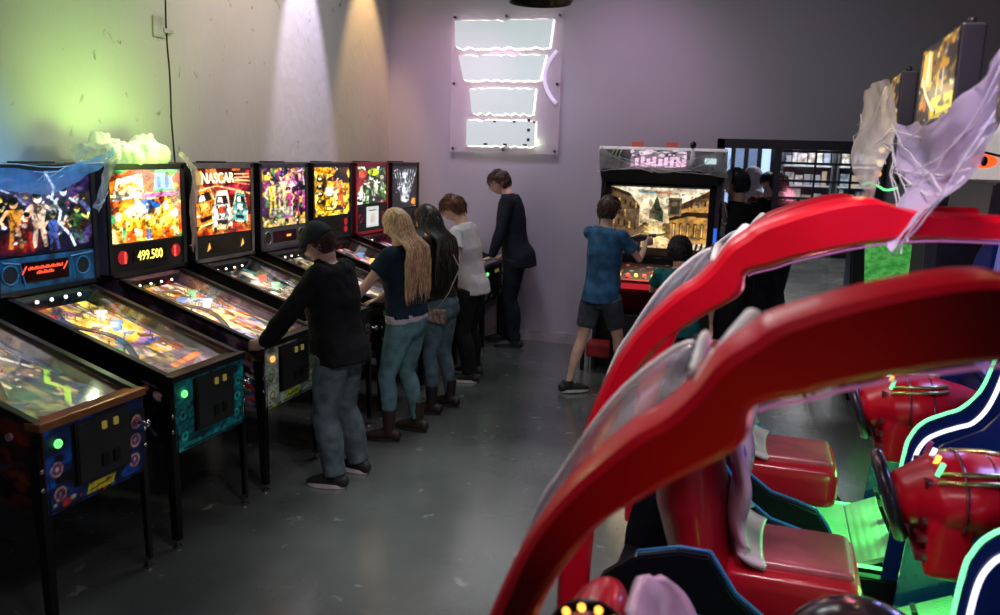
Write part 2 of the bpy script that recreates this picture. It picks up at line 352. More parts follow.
# ------------------------------------------------------------------ wall sign of glowing letters' backs on clear acrylic
SY = BY - .09
def sg(u0, u1, v0, v1, dx=0):   # panel-plane coordinates in metres from photo proportions
    return (-3.4136 + (u0 - 453) / 108.4 * 1.1915 + dx, -3.4136 + (u1 - 453) / 108.4 * 1.1915 + dx, 2.0739 + (150 - v1) / 131 * 1.3541, 2.0739 + (150 - v0) / 131 * 1.3541)
sign = thing('wall_sign', (-2.82, SY, 2.0), 'clear acrylic wall sign with four rows of glowing white shapes on back wall', 'sign')
ox, oy, oz = sign.location
PX0, PX1, PZ0, PZ1 = -3.405, -2.19, 2.035, 3.475
MB().box((PX0 - ox, .01, PZ0 - oz), (PX1 - ox, .018, PZ1 - oz), .003).build('acrylic_panel', glassmat('acrylic', (.95, .93, .97), .1, .1, (.85, .78, .85), .28), sign)
for sx in (PX0 + .035, (PX0 + PX1) / 2, PX1 - .035):
    for szz in (PZ0 + .035, (PZ0 + PZ1) / 2, PZ1 - .035):
        if abs(sx + 2.82) < .1 and abs(szz - 2.755) < .1: continue
        MB().cyl((sx - ox, -.002, szz - oz), (sx - ox, .09, szz - oz), .014, n=12).build('standoff', mat('dark_screw', (.05, .05, .06), .4, .7), sign)
rows = [(455.5, 555, 22, 49.5), (460, 549, 56, 81), (472, 540, 89, 115), (470, 541, 121, 147)]
GF = glow('sign_face', (.60, .70, .70), .62); GE = glow('sign_halo', (1, .93, .74), 2.6)
rr_ = random.Random(4)
for i, (u0, u1, v0, v1) in enumerate(rows):
    x0, x1, z0, z1 = sg(u0, u1, v0, v1); x0 += .03; n = 14
    ins = [.01, .06, .03, 0][i]; ins2 = [.03, .05, .02, 0][i]
    top = [(x0 + (x1 - x0) * k / n, z1 - rr_.random() * .025 * (k % 2)) for k in range(n + 1)]
    bot = [(x0 + ins + (x1 - x0 - ins - ins2) * k / n, z0 + rr_.random() * .03 * ((k + 1) % 2)) for k in range(n + 1)]
    pts = [(a - ox, b - oz) for a, b in bot + top[::-1]]
    s = MB().prism(pts, -.045, .008).build('letter_row', GF, sign)
    loop = [(a, .0, b) for a, b in pts]; loop.append(loop[0])
    MB().loft([(a, .03, b) for a, _, b in loop], [.017] * len(loop), 6, up=(0, 1, 0)).build('glow_tube', GE, s)
    if i == 3:
        for k in range(3):
            for lo, hi in (((x0 + .3 + k * .22, z1 - .02), (x0 + .33 + k * .22, z1)), ((x1 - .07, z0 + .06 + k * .1), (x1 - .04, z0 + .09 + k * .1)), ((x0 + .2 + k * .22, z0 + .01), (x0 + .24 + k * .22, z0 + .03))):
                MB().box((lo[0] - ox, -.052, lo[1] - oz), (hi[0] - ox, -.045, hi[1] - oz)).build('tube_support', mat('dark_screw'), s)
ax, _, _, az = sg(560, 560, 52, 52); bx_, _, _, bz_ = sg(549, 549, 78, 78); cx_, _, _, cz_ = sg(561, 561, 103, 103)
arc = [((1 - t) ** 2 * ax + 2 * t * (1 - t) * (2 * bx_ - (ax + cx_) / 2) + t * t * cx_ - ox, -.01, (1 - t) ** 2 * az + 2 * t * (1 - t) * bz_ + t * t * cz_ - oz) for t in np.linspace(0, 1, 16)]
MB().loft(arc, [.02] * 16, 8, up=(0, 1, 0)).build('curved_tube', glow('tube_lilac', (.80, .68, .95), .62), sign, True)
# pendant lamp
pd = thing('pendant_lamp', (-1.98, 7.2, 3.28), 'black dome pendant lamp hanging above the glowing wall sign, only its rim in view', 'lamp')
lp = [(.27 * math.cos(t), .2 * math.sin(t)) for t in np.linspace(0, 1.45, 10)]
MB().loft([(0, 0, z) for r, z in lp], [r for r, z in lp], 40, caps=False).build('lamp_shade', mat('shade_bronze', (.03, .022, .018), .3, .7), pd, True, solid=.006)
MB().cyl((0, 0, .19), (0, 0, CZ - 3.28), .006, n=8).build('cord', RUB, pd)
MB().cyl((0, 0, .12), (0, 0, .2), .05, n=20).build('socket', BMET, pd); MB().ball((0, 0, .1), .045).build('bulb', glow('warm_bulb', (1, .7, .35), 1.5), pd, True)

# ------------------------------------------------------------------ pinball machines
FXM, W2 = -2.745, .31
BB = -1.015                                            # backbox front, measured from the cabinet front
def rail_z(x): return .895 + (-x) / 1.015 * .315
def bg_heroes():
    c = Cv(110, 96, '120d22', 1); c.blotch(5, '2b1c4a').blotch(9, '4a3a6a', .62).blotch(6, '0a0f1a', .6)
    c.ell(.45, .75, .5, .2, '5a5070', 0, .5, .8).ell(.2, .15, .3, .15, '6a1810', 0, .8, .8)
    for x, y, h, b, s in ((.18, .42, .62, 'b07028', 'e0a070'), (.42, .45, .7, 'c8a890', 'f0c8a8'), (.30, .3, .5, '8a2018', 'd89070'), (.7, .55, .6, '2a3040', 'b0b8c0'), (.84, .35, .5, '306030', 'b8c060'), (.57, .3, .5, '3a4a8a', 'e0b090')): c.person(x, y, h, b, s, wd=.9)
    c.confetti(60, ['c8b0a0', 'e8d060', '902018', '405878', 'd8d8e0', '0a0a10'], .008, .03, (.05, .15, .95, .7), .8)
    c.line([(.52, .98), (.6, .8), (.57, .66), (.66, .5), (.63, .36), (.75, .2), (.8, .05)], .016, 'dcecff').line([(.05, .8), (.2, .72), (.3, .6)], .01, '9ab0e0')
    c.line([(.9, .6), (.98, .5)], .03, '405080'); return c
def bg_gold():
    c = Cv(100, 96, 'd86a10', 2); c.blotch(5, 'f8c020', .45).blotch(8, 'fff0a0', .6).blotch(7, 'a02808', .7)
    c.rect(0, .88, 1, 1, 'b03a10').rect(.35, .86, 1, 1, 'c02838', .7).blotch(6, '30a060', .72)
    c.poly([(.03, .58), (.46, .63), (.44, .95), (.1, .88)], 'fff6d8').poly([(.08, .66), (.4, .7), (.38, .88), (.13, .83)], 'ffe0a0').line([(.14, .74), (.25, .8), (.38, .78)], .03, 'f89040')
    c.poly([(.6, .72), (.9, .72), (.86, .95), (.63, .95)], '60b8e8').ell(.68, .82, .04, .1, '1850b0').ell(.8, .82, .04, .1, '1850b0')
    c.line([(.45, .63), (.98, .66)], .04, 'e060a0').ell(.85, .95, .08, .05, '40a040')
    for i in range(7): c.ell(.1 + i * .135, .22 + .06 * (i % 3), .055, .17, 'ffd840', 0, 1, .3).ell(.1 + i * .135, .36 + .06 * (i % 3), .05, .08, 'fff4b8', 0, 1, .4).rect(.06 + i * .135, .02, .14 + i * .135, .16, ['f08018', 'e04818', 'ffe890', '3060b0'][i % 4], .85)
    c.ell(.55, .52, .16, .06, '2868b8', -.3).ell(.5, .45, .05, .08, '2868b8').ell(.35, .42, .2, .12, 'fff8d0', 0, .8, .6).confetti(60, ['fff8c0', 'c03010', 'f8a020', '803010', 'ffffff'], .008, .03, (0, .02, 1, .6), .8)
    return c
def bg_cars():
    c = Cv(100, 92, '3a0c10', 3); c.rect(0, 0, 1, .14, 'c06018').blotch(6, '701818', .5).blotch(9, 'd07030', .66, .8).ell(.6, .68, .5, .1, 'b02040', .1, .8, .6).line([(.5, .86), (1, .80)], .012, 'ffd080').line([(.5, .82), (1, .74)], .01, 'e08050').line([(.0, .68), (.4, .74), (1, .6)], .015, 'ffb070')
    c.rect(0, .82, .12, .97, 'f0a020').rect(.92, .9, 1, .97, 'd02018')
    for x, y, rx, ry, rot, body, acc in ((.16, .42, .2, .3, .15, 'e88020', 'ffc860'), (.46, .36, .17, .32, 0, 'e8e0d8', 'd84018'), (.8, .38, .14, .26, -.1, '4a9a98', 'e8e8d0')):
        T_ = lambda u, v: (x + (u * math.cos(rot) - v * math.sin(rot)) * rx, y + (u * math.sin(rot) + v * math.cos(rot)) * ry)
        c.poly([T_(*q) for q in ((-1.08, -.9), (1.08, -.9), (1.1, -.1), (.85, .35), (.6, .95), (-.6, .95), (-.85, .35), (-1.1, -.1))], 'ffd890').poly([T_(*q) for q in ((-.98, -.8), (.98, -.8), (1, -.1), (.78, .35), (.55, .88), (-.55, .88), (-.78, .35), (-1, -.1))], body)
        c.poly([T_(*q) for q in ((-.7, .3), (.7, .3), (.5, .72), (-.5, .72))], '281818').poly([T_(*q) for q in ((-.5, .36), (.1, .36), (0, .66), (-.38, .66))], 'e8d8c8').line([T_(-.5, .25), T_(-.3, -.35)], .012, '402018').line([T_(.5, .25), T_(.3, -.35)], .012, '402018')
        c.poly([T_(*q) for q in ((-.4, -.15), (.4, -.15), (.3, .2), (-.3, .2))], acc).poly([T_(*q) for q in ((-.6, -.45), (.6, -.45), (.5, -.68), (-.5, -.68))], '181010').line([T_(-.8, -.3), T_(-.55, -.3)], .02, 'fff4d0').line([T_(.8, -.3), T_(.55, -.3)], .02, 'fff4d0').poly([T_(*q) for q in ((-.95, -.8), (-.6, -.8), (-.62, -1), (-.9, -1))], '0c0808').poly([T_(*q) for q in ((.95, -.8), (.6, -.8), (.62, -1), (.9, -1))], '0c0808')
    c.confetti(26, ['ffb040', 'ffe0a0', 'c03010'], .01, .03, (0, 0, 1, .15)); return c
def bg_pink():
    c = Cv(90, 96, '402048', 4); c.blotch(5, 'a84878', .5).blotch(7, 'e8b840', .6).blotch(8, '3a7a50', .66).ell(.75, .7, .25, .25, 'f060c0', 0, 1, .8).ell(.72, .68, .1, .1, 'ffd8f8', 0, 1, .7).rect(0, .0, 1, .12, 'c8b060', .7).blotch(11, '181020', .62)
    for x, y, h, b, s in ((.25, .55, .7, 'd8c040', 'f0d0a0'), (.45, .6, .75, 'e8d0a0', 'f0c090'), (.62, .45, .5, 'a03060', 'f0a080'), (.8, .4, .5, '803050', 'e0a090')): c.person(x, y, h, b, s)
    c.rect(.2, .16, .7, .32, 'b0b0a0', .8).confetti(70, ['f0f0e0', 'e0a020', '60a060', 'd04090', '201020', '8060c0'], .008, .03, (0, .05, 1, .98), .85)
    c.line([(.6, .98), (.75, .92), (.95, .96), (.98, .7)], .015, 'ffb0d0'); return c
def bg_hat():
    c = Cv(90, 96, 'e0a818', 5); c.blotch(5, 'f8d850', .5).blotch(7, '301c08', .62).ell(.66, .5, .16, .3, 'f08030', 0, 1, .4).ell(.66, .78, .33, .07, '181008', .12).poly([(.5, .78), (.84, .8), (.66, .99)], '181008').ell(.65, .62, .09, .12, 'c08048').line([(.62, .5), (.56, .2)], .07, 'ffe890').line([(.74, .5), (.8, .18)], .06, 'c04818')
    c.ell(.42, .5, .16, .12, 'fff8d0', 0, 1, .6)
    for y in (.75, .6, .45, .3): c.ell(.16, y, .1, .06, '20180c').ell(.16, y + .02, .05, .03, 'f0e0c0')
    c.rect(.32, .1, .56, .2, '201808').rect(.34, .12, .54, .18, 'f8d060').line([(.0, .95), (.4, .88), (.5, .94)], .03, 'b05810').confetti(50, ['fff0a0', '402008', 'd06018', 'f8f8e0'], .008, .03, al=.8); return c
def bg_green():
    c = Cv(84, 96, '18301c', 6); c.blotch(5, '4a8a28', .5).blotch(7, 'd8e8d0', .6).blotch(9, '101410', .55).blotch(5, '801828', .68).ell(.5, .5, .1, .35, 'f4fff0', .2, 1, .6).ell(.55, .85, .2, .1, 'c8e020').ell(.2, .8, .15, .12, 'd04828').ell(.7, .4, .12, .2, 'c8d8a0', .3)
    for x, y, h in ((.25, .4, .5), (.5, .5, .6), (.75, .42, .5)): c.person(x, y, h, '303830', 'e8e8c8')
    c.confetti(50, ['f0f8e0', '103010', 'a0c840', 'c02828', '202020'], .008, .03, al=.8); return c
def bg_white():
    c = Cv(70, 96, '0c0c10', 7)
    for i in range(9):
        t = -1 + i * .25; c.line([(.5 + t * .1, .15), (.5 + t * .45, .92)], .012, 'b8c0c8')
    c.ell(.5, .5, .14, .2, 'f4f8ff', 0, 1, .6).ell(.5, .22, .2, .1, 'd8e0e8', 0, 1, .5).ell(.5, .8, .12, .1, 'd0d8e0').blotch(9, '101014', .6, .8).ell(.85, .14, .09, .1, 'e88a20').confetti(30, ['e8f0f8', '888890', '202024'], .01, .03); return c
def pf(base, cols, seed, centre, front, mid):
    c = Cv(84, 150, base, seed); c.blotch(6, cols[0], .5).blotch(9, cols[1], .6).blotch(12, cols[2], .66).blotch(8, cols[3], .7)
    c.ell(.5, .62, .42, .22, centre, .1, .95, .5).confetti(120, cols, .01, .05, (0, .12, 1, 1), .9)
    for k in range(9): c.ell(.18 + .08 * k, .42 + .05 * math.sin(k * 1.3), .022, .012, 'fffbe0', 0, 1, .6)
    c.line([(.12, .35), (.1, .2), (.34, .13)], .03, mid).line([(.88, .35), (.9, .2), (.66, .13)], .03, mid).line([(.2, .9), (.3, .7), (.2, .5)], .022, 'f0e8d0').line([(.8, .95), (.72, .72), (.86, .5)], .02, 'e8e0c8')
    c.poly([(.22, .33), (.3, .22), (.24, .2)], cols[1]).poly([(.78, .33), (.7, .22), (.76, .2)], cols[1]).rect(0, 0, 1, .11, front).rect(.08, .02, .42, .09, cols[3], .8).rect(.56, .02, .9, .09, cols[2], .8); return c
def front_art(bg, accs, seed, banner=None, banner_in=True):
    c = Cv(90, 60, bg, seed); c.blotch(5, accs[0], .5).blotch(8, accs[1], .66).line([(0, .02), (1, .02)], .02, '000000').confetti(14, accs, .02, .05, (0, .0, 1, .25))
    c.rect(.24, .2, .82, .96, '050506')
    for x, y in ((.1, .5), (.12, .2), (.9, .45), (.92, .68), (.88, .2)): c.ell(x, y, .06, .09, accs[3]).ell(x, y, .05, .075, accs[2]).ell(x, y, .035, .05, accs[0]).ell(x, y, .015, .03, accs[3])
    if banner: c.poly([(.36, .04), (.64, .04), (.67, .16), (.39, .16)], banner).line([(.41, .08), (.62, .12)], .012, '202040')
    return c
ART1 = artmat('lit_backglass', 1.5); ART2 = artmat('bright_backglass', 1.8); ARTS = artmat('side_artwork', 0, .5); ARTP = artmat('playfield_art_glow', .8, .3); ARTPB = artmat('playfield_art_glow_strong', 1.25, .3)  # playfields emit their own art, standing in for light from the cabinet lamps
def side_mat(nm, a, b):
    return mat(nm, a, .45, col2=b, vscale=6)
MACH = [
 # side colour a, b, front(bg, accs, banner), backglass fn, playfield args, glass emission mat, playfield mat, lockbar, trim
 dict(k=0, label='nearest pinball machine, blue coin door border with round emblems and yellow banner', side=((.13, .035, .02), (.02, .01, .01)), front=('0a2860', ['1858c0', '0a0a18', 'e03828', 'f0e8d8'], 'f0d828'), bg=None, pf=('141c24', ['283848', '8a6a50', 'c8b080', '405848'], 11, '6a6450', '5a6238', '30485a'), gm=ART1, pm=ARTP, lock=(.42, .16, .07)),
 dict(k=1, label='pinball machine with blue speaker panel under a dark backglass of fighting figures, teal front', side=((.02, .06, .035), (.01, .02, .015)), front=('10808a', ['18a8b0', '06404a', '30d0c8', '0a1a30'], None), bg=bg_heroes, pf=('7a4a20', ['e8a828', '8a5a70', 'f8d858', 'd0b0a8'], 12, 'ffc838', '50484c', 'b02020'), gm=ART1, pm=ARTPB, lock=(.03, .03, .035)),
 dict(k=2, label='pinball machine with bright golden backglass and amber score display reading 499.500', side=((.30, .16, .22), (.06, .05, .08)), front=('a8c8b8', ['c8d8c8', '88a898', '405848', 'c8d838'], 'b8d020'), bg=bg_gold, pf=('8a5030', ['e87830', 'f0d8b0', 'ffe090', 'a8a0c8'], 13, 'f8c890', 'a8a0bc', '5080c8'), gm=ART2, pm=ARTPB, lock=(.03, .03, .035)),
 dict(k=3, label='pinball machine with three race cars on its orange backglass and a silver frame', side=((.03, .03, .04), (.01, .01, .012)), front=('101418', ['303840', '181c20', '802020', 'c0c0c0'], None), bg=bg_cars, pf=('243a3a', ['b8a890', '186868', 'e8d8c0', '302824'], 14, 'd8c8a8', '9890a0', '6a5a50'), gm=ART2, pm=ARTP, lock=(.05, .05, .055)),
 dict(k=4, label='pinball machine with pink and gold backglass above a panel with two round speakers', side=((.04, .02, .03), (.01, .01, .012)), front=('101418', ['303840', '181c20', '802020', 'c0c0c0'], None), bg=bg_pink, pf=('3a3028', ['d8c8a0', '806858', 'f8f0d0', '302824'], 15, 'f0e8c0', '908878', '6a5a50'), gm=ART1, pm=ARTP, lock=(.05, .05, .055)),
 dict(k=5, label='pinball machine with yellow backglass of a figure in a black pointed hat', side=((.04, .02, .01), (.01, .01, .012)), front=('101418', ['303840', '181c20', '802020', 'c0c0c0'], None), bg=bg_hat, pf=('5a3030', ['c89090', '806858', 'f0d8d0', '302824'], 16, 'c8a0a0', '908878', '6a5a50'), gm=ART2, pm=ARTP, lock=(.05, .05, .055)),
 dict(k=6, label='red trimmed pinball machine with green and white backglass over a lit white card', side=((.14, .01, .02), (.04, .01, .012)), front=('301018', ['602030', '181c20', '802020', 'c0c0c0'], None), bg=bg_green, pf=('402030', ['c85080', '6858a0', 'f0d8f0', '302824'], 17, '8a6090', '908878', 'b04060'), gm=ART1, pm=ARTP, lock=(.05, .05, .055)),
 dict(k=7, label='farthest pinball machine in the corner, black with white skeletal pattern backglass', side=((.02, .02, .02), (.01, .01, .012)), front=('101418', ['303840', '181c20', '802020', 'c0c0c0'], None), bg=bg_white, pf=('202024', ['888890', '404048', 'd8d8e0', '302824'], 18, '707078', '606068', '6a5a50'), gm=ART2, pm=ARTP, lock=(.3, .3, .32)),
]
def ymach(k): return 2.58 + W2 if k == 0 else 3.383 + .799 * (k - 1) + W2
AMB = glow('amber_led', (1, .55, .08), 2.2); AMT = glow('amber_digits', (1, .85, .15), 1.6); RED = glow('red_led', (1, .06, .04), 2.2); GRN = glow('green_led', (.2, 1, .25), 1.2); BULB = glow('lamp_bulb', (1, .82, .75), 4)
def pinball(d):
    k = d['k']; yc = ymach(k); far = k >= 4
    t = thing('pinball_machine', (FXM, yc, 0), d['label'], 'pinball machine', 'pinball machines along the left wall')
    sm_ = side_mat('cabinet_side_%d' % k, *d['side']); L = 1.35; b = BB
    prof = [(-.0, .5), (0, .885), (BB, 1.205), (-L, 1.205), (-L, .64), (-.75, .58)]
    m = MB()
    for s in (-1, 1): m.prism(prof, s * (W2 - .035), s * (W2 - .015), 'y', .002)
    m.box((-.022, -W2 + .03, .5), (0, W2 - .03, .87)); m.box((-L, -W2 + .03, .64), (-L + .02, W2 - .03, 1.2)); m.prism([(-.0, .5), (0, .515), (-.75, .6), (-L, .66), (-L, .64), (-.75, .58)], -W2 + .03, W2 - .03, 'y')
    m.box((-L, -W2 + .03, 1.18), (BB - .0, W2 - .03, 1.205))
    m.build('cabinet', sm_, t)
    f = front_art(d['front'][0], d['front'][1], 30 + k, d['front'][2]).grit(.6); f.mesh('front_panel', (.002, -W2 + .022, .502), (0, 2 * W2 - .044, 0), (0, 0, .37), ARTS, t)
    if k <= 3:
        sc = Cv(120, 44, '000000', 40 + k); pal = {0: ['5a1c10', '802c14', '1a0c0a', '0a0606', '301418'], 1: ['081c12', '0e2818', '14321e', '060a08', '282040'], 2: ['4a2838', '6a4050', '382838', '806878', 'a08048'], 3: ['101014', '181820', '202028', '0c0c10', '1c1c20']}[k]
        sc.put(np.ones_like(sc.X), pal[0]).blotch(4, pal[1], .45).blotch(7, pal[2], .55).blotch(9, pal[3], .5).confetti(18, pal, .02, .09, (.1, .1, .95, .8))
        if k == 1: sc.ell(.09, .72, .035, .06, 'c8a8b8').line([(.12, .2), (.3, .5)], .02, '5a5a78').line([(.02, .85), (.3, .82)], .006, '8a8a90')
        if k == 0: sc.line([(.1, .3), (.2, .6), (.34, .5)], .03, '8a4a20').ell(.2, .5, .1, .25, '601a18', .4, .7, .3).line([(.05, .6), (.25, .35)], .015, '403a58')
        if k == 2: sc.line([(0, .6), (.2, .7)], .06, 'a87890').confetti(14, ['e0b040', '4068a0', 'c03028', 'd8d8d0'], .015, .05, (0, 0, .12, .6))
        sc.grit(.8)
        P = sc.mesh('side_artwork', (0, -W2 + .0145, .5), (-.98, 0, 0), (0, 0, .37), ARTS, t)
        me = P.data; co = np.empty(len(me.vertices) * 3); me.vertices.foreach_get('co', co); co = co.reshape(-1, 3)
        fr = -co[:, 0] / 1.015; v = (co[:, 2] - .5) / .37; lo = .505 + fr * .11; hi = .872 + fr * .31; co[:, 2] = lo + v * (hi - lo); me.vertices.foreach_set('co', co.ravel()); me.update()
    # rails, lockbar, glass
    for s in (-1, 1):
        m = MB(); m.prism([(0, .875), (0, .897), (BB + .01, 1.213), (BB + .01, 1.185)], s * (W2 - .045), s * (W2 - .006), 'y', .003); m.build('side_rail', BMET, t)
    lm = mat('lockbar_%d' % k, d['lock'], .28, metal=.5)
    MB().box((-.075, -W2 + .0, .868), (.01, W2 - .0, .905), .008).build('lockbar', lm, t)
    MB().prism([(-.07, .890), (-.07, .894), (BB + .01, 1.205), (BB + .01, 1.201)], -W2 + .045, W2 - .045, 'y').build('top_glass', GLASS, t)
    # playfield
    c = pf(*d['pf']); z0, z1 = .832, 1.115; x0, x1 = -.05, BB - .02
    if k == 0:
        c.line([(.62, .16), (.8, .26), (.74, .34), (.92, .44)], .02, 'b8f048').ell(.4, .25, .3, .12, '406858', .2, .6, .6).ell(.3, .13, .25, .07, '788048')
    if k == 1:
        c.ell(.62, .62, .3, .2, 'f8b020', 0, 1, .4).ell(.55, .7, .1, .06, 'fff0a0').ell(.7, .6, .08, .06, 'fff0a0').ell(.5, .58, .06, .05, 'fff8c8').ell(.8, .66, .05, .05, 'ffe060').line([(.25, .46), (.6, .44), (.95, .52)], .035, 'a878b0').line([(.6, .42), (.9, .45)], .02, '3850a0').rect(0, .11, 1, .3, '4a4448', .75).ell(.3, .36, .2, .05, 'f8e8c0', .2, .9, .6).line([(.4, .9), (.55, .98)], .05, '383038').ell(.25, .9, .16, .03, 'c82020').line([(.45, .16), (.95, .2)], .022, 'e07830').ell(.25, .44, .1, .04, '40a050').line([(.05, .7), (.4, .6)], .03, 'e8c8a0')
    c.grit(.7, (7, 13, 23, 37))
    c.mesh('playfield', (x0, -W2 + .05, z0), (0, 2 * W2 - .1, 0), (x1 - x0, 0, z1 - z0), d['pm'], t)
    rr = random.Random(k)
    zz = lambda x: z0 + (x0 - x) / (x0 - x1) * (z1 - z0)
    cols = [(.8, .12, .08), (.9, .6, .1), (.15, .35, .8), (.8, .8, .85), (.2, .6, .3)]
    for i, (fx, fy) in enumerate(((-.74, -.06), (-.66, .08), (-.80, .12))):
        bm_ = MB(); bm_.cyl((fx, fy, zz(fx)), (fx, fy, zz(fx) + .04), .022, n=16).cyl((fx, fy, zz(fx) + .04), (fx, fy, zz(fx) + .052), .036, .032, n=20)
        bm_.build('pop_bumper', mat('bumper_%d' % ((k + i) % 5), cols[(k + i) % 5], .3, emit=cols[(k + i) % 5], es=.9 if k < 4 else .5), t)
    for s in (-1, 1):
        bm_ = MB(); bm_.loft([(-.17, s * .13, zz(-.17) + .014), (-.135, s * .045, zz(-.135) + .014)], [(.012, .012), (.007, .01)], 10, round_ends=True); bm_.build('flipper', mat('flipper_white', (.85, .8, .7), .35), t, True)
        bm_ = MB(); bm_.prism([(-.22, s * .2), (-.33, s * .21), (-.23, s * .13)], zz(-.27) + .018, zz(-.27) + .024, 'z').build('slingshot', mat('sling_%d' % (k % 4), cols[(k + 2) % 5], .3), t)
    if k < 5:
        for q, (ys, xo, hgt) in enumerate(((-.17, -.32, .075), (.17, -.4, .08))):
            P = [(xo - .02 * i - .02 * i, ys + .05 * math.sin(i * .5 + q * 2), zz(xo - .04 * i) + min(hgt, .02 + .012 * i)) for i in range(13)]
            for off in (-.02, .02):
                P2 = [(p[0], p[1] + off, p[2]) for p in P]; MB().loft(P2, [.0028] * 13, 6).build('wire_ramp', CHR, t, True)
            MB().grid([[(p[0], p[1] - .02, p[2] - .004) for p in P], [(p[0], p[1] + .02, p[2] - .004) for p in P]]).build('ramp_floor', mat('ramp_tint_%d' % ((k + q) % 3), [(.5, .2, .1), (.2, .3, .6), (.6, .55, .45)][(k + q) % 3], .2), t, True)
        toy = MB()
        for i in range(26):
            x = -.42 - rr.random() * .5; y = -.22 + rr.random() * .44; toy.cyl((x, y, zz(x)), (x, y, zz(x) + .03), .004, n=6)
        toy.build('post', CHR, t)
        for i in range(7):
            x = -.45 - rr.random() * .45; y = -.2 + rr.random() * .4; a = rr.random() * 3; M = Matrix.Rotation(a, 3, 'Z'); h_ = .025 + rr.random() * .03
            pts = [(x + q[0], y + q[1]) for q in [M @ Vector(v) for v in ((-.05, -.02, 0), (.03, -.03, 0), (.06, .01, 0), (0, .035, 0))]]
            MB().prism(pts, zz(x) + h_, zz(x) + h_ + .004, 'z').build('plastic_shield', mat('shield_%d_%d' % (k % 4, i % 5), cols[(i + k) % 5], .25, var=.3, vscale=40), t)
    for i in range(5 if k < 5 else 3):
        MB().ball((BB - .005, -.2 + i * .1, rail_z(BB) - .045 - .02 * (k != 1)), .010 if k == 1 else .008).build('bulb', BULB, t, True)
    l = light('POINT', 'playfield_lamp', (-.62, 0, zz(-.62) + .07), None, 1.0 if k < 4 else .6, (1, .85, .7), 0); l.parent = t
    # legs and hardware
    for sx, sy in ((-.03, -1), (-.03, 1), (-1.28, -1), (-1.28, 1)):
        lx = .02 if sx > -.5 else -.02; a = -.0 if sx > -.5 else .03; zt = .80 if sx > -.5 else .95
        m = MB(); y = sy * (W2 - .01); q = sy * .012
        m.prism([(sx + .022, y + q), (sx + .03, y - sy * .03), (sx + .022, y - sy * .034), (sx + .012, y + q * 0 - sy * .004), (sx - .03, y), (sx - .03, y + q)], 0, 1, 'z')
        for v in m.b.verts:
            f_ = v.co.z; top = f_ > .5; kx = 1 if top else .72
            cx0 = sx; v.co.x = cx0 + (v.co.x - cx0) * kx + (0 if top else lx); v.co.y = y + (v.co.y - y) * kx; v.co.z = zt if top else .045
        m.b.normal_update(); lg = m.build('leg', BMET, t)
        MB().cyl((sx + lx, y - sy * .008, 0), (sx + lx, y - sy * .008, .012), .024, .022, n=16).cyl((sx + lx, y - sy * .008, .012), (sx + lx, y - sy * .008, .06), .007, n=8).build('leveler_foot', STEEL, lg)
        if sx > -.5:
            for zb in (.62, .7): MB().ball((sx + .026, y + sy * .002, zb), (.008, .011, .011), 10).build('bolt', CHR, lg, True)
    # coin door
    dr = MB().box((.003, -.13, .575), (.012, .19, .855), .004).build('coin_door', BLK, t)
    MB().box((.012, -.12, .585), (.016, .18, .845), .002).build('door_plate', mat('door_black', (.02, .02, .024), .3), dr)
    for s in (-1, 1):
        MB().box((.016, .06 + s * .035 - .012, .79), (.026, .06 + s * .035 + .012, .825), .003).build('coin_button', mat('coin_button_glow', (.10, .07, .02), .4, emit=(1, .75, .15), es=.16, col2=(.02, .015, .005), vscale=160), dr)
        MB().box((.016, .06 + s * .035 - .02, .62), (.022, .06 + s * .035 + .02, .68), .003).build('coin_return', BMET, dr)
    MB().ball((.012, -.225, .80), (.014, .02, .02), 12).build('start_button', GRN if k != 2 else glow('orange_button', (1, .4, .1), 1.5), t, True)
    MB().cyl((.01, .225, .76), (.07, .225, .76), .008, n=12).ball((.08, .225, .76), (.012, .018, .018), 12).build('plunger', CHR, t, True)
    for s in (-1, 1): MB().cyl((-.16, s * (W2 - .016), .83), (-.16, s * (W2 - .0), .83), .016, n=14).build('flipper_button', mat('flipper_btn_%d' % (k % 2), [(.6, .3, .45), (.7, .1, .1)][k % 2], .3), t)
    # backbox
    X = BB; hw = .355; zb, zt = 1.22, 1.905; dp = .3
    trim = {3: STEEL, 6: mat('red_trim', (.5, .02, .04), .3), 4: mat('violet_grey_trim', (.10, .09, .14), .35, metal=.5)}.get(k, BLK)
    bx = MB()
    for s in (-1, 1): bx.box((X - dp, s * hw, zb), (X, s * (hw - .022), zt), .002)
    bx.box((X - dp, -hw, zt - .02), (X, hw, zt), .002).box((X - dp, -hw, zb), (X - dp + .02, hw, zt)).box((X - dp, -hw, zb), (X, hw, zb + .02)).box((X - .2, -.24, 1.18), (X - .02, .24, 1.24))
    bx = bx.build('backbox', side_mat('backbox_side_%d' % k, tuple(q * .5 for q in d['side'][0]), d['side'][1]), t)
    fr = MB()
    for s in (-1, 1): fr.box((X - .01, s * hw, zb), (X + .004, s * (hw - .028), zt), .002)
    fr.box((X - .01, -hw, zt - .035), (X + .004, hw, zt), .002).box((X - .01, -hw, zb), (X + .004, hw, zb + .025), .002)
    fr.build('backbox_frame', trim, bx)
    gy0, gy1, gz0, gz1 = -.322, .322, 1.425, 1.868
    if k in (3, 4): gz0 = 1.405
    if k in (5,): gz0 = 1.44
    if k == 6: gz0 = 1.51
    if d['bg']:
        d['bg']().grit(.9).mesh('backglass', (X - .006, gy0, gz0), (0, gy1 - gy0, 0), (0, 0, gz1 - gz0), d['gm'], bx)
    MB().box((X - .003, gy0, gz0), (X - .001, gy1, gz1)).build('glass_pane', glassmat('backglass_pane', (1, 1, 1), .05), bx)
    sp = MB().box((X - .03, -hw + .025, zb + .022), (X - .004, hw - .025, gz0 - .008), .003)
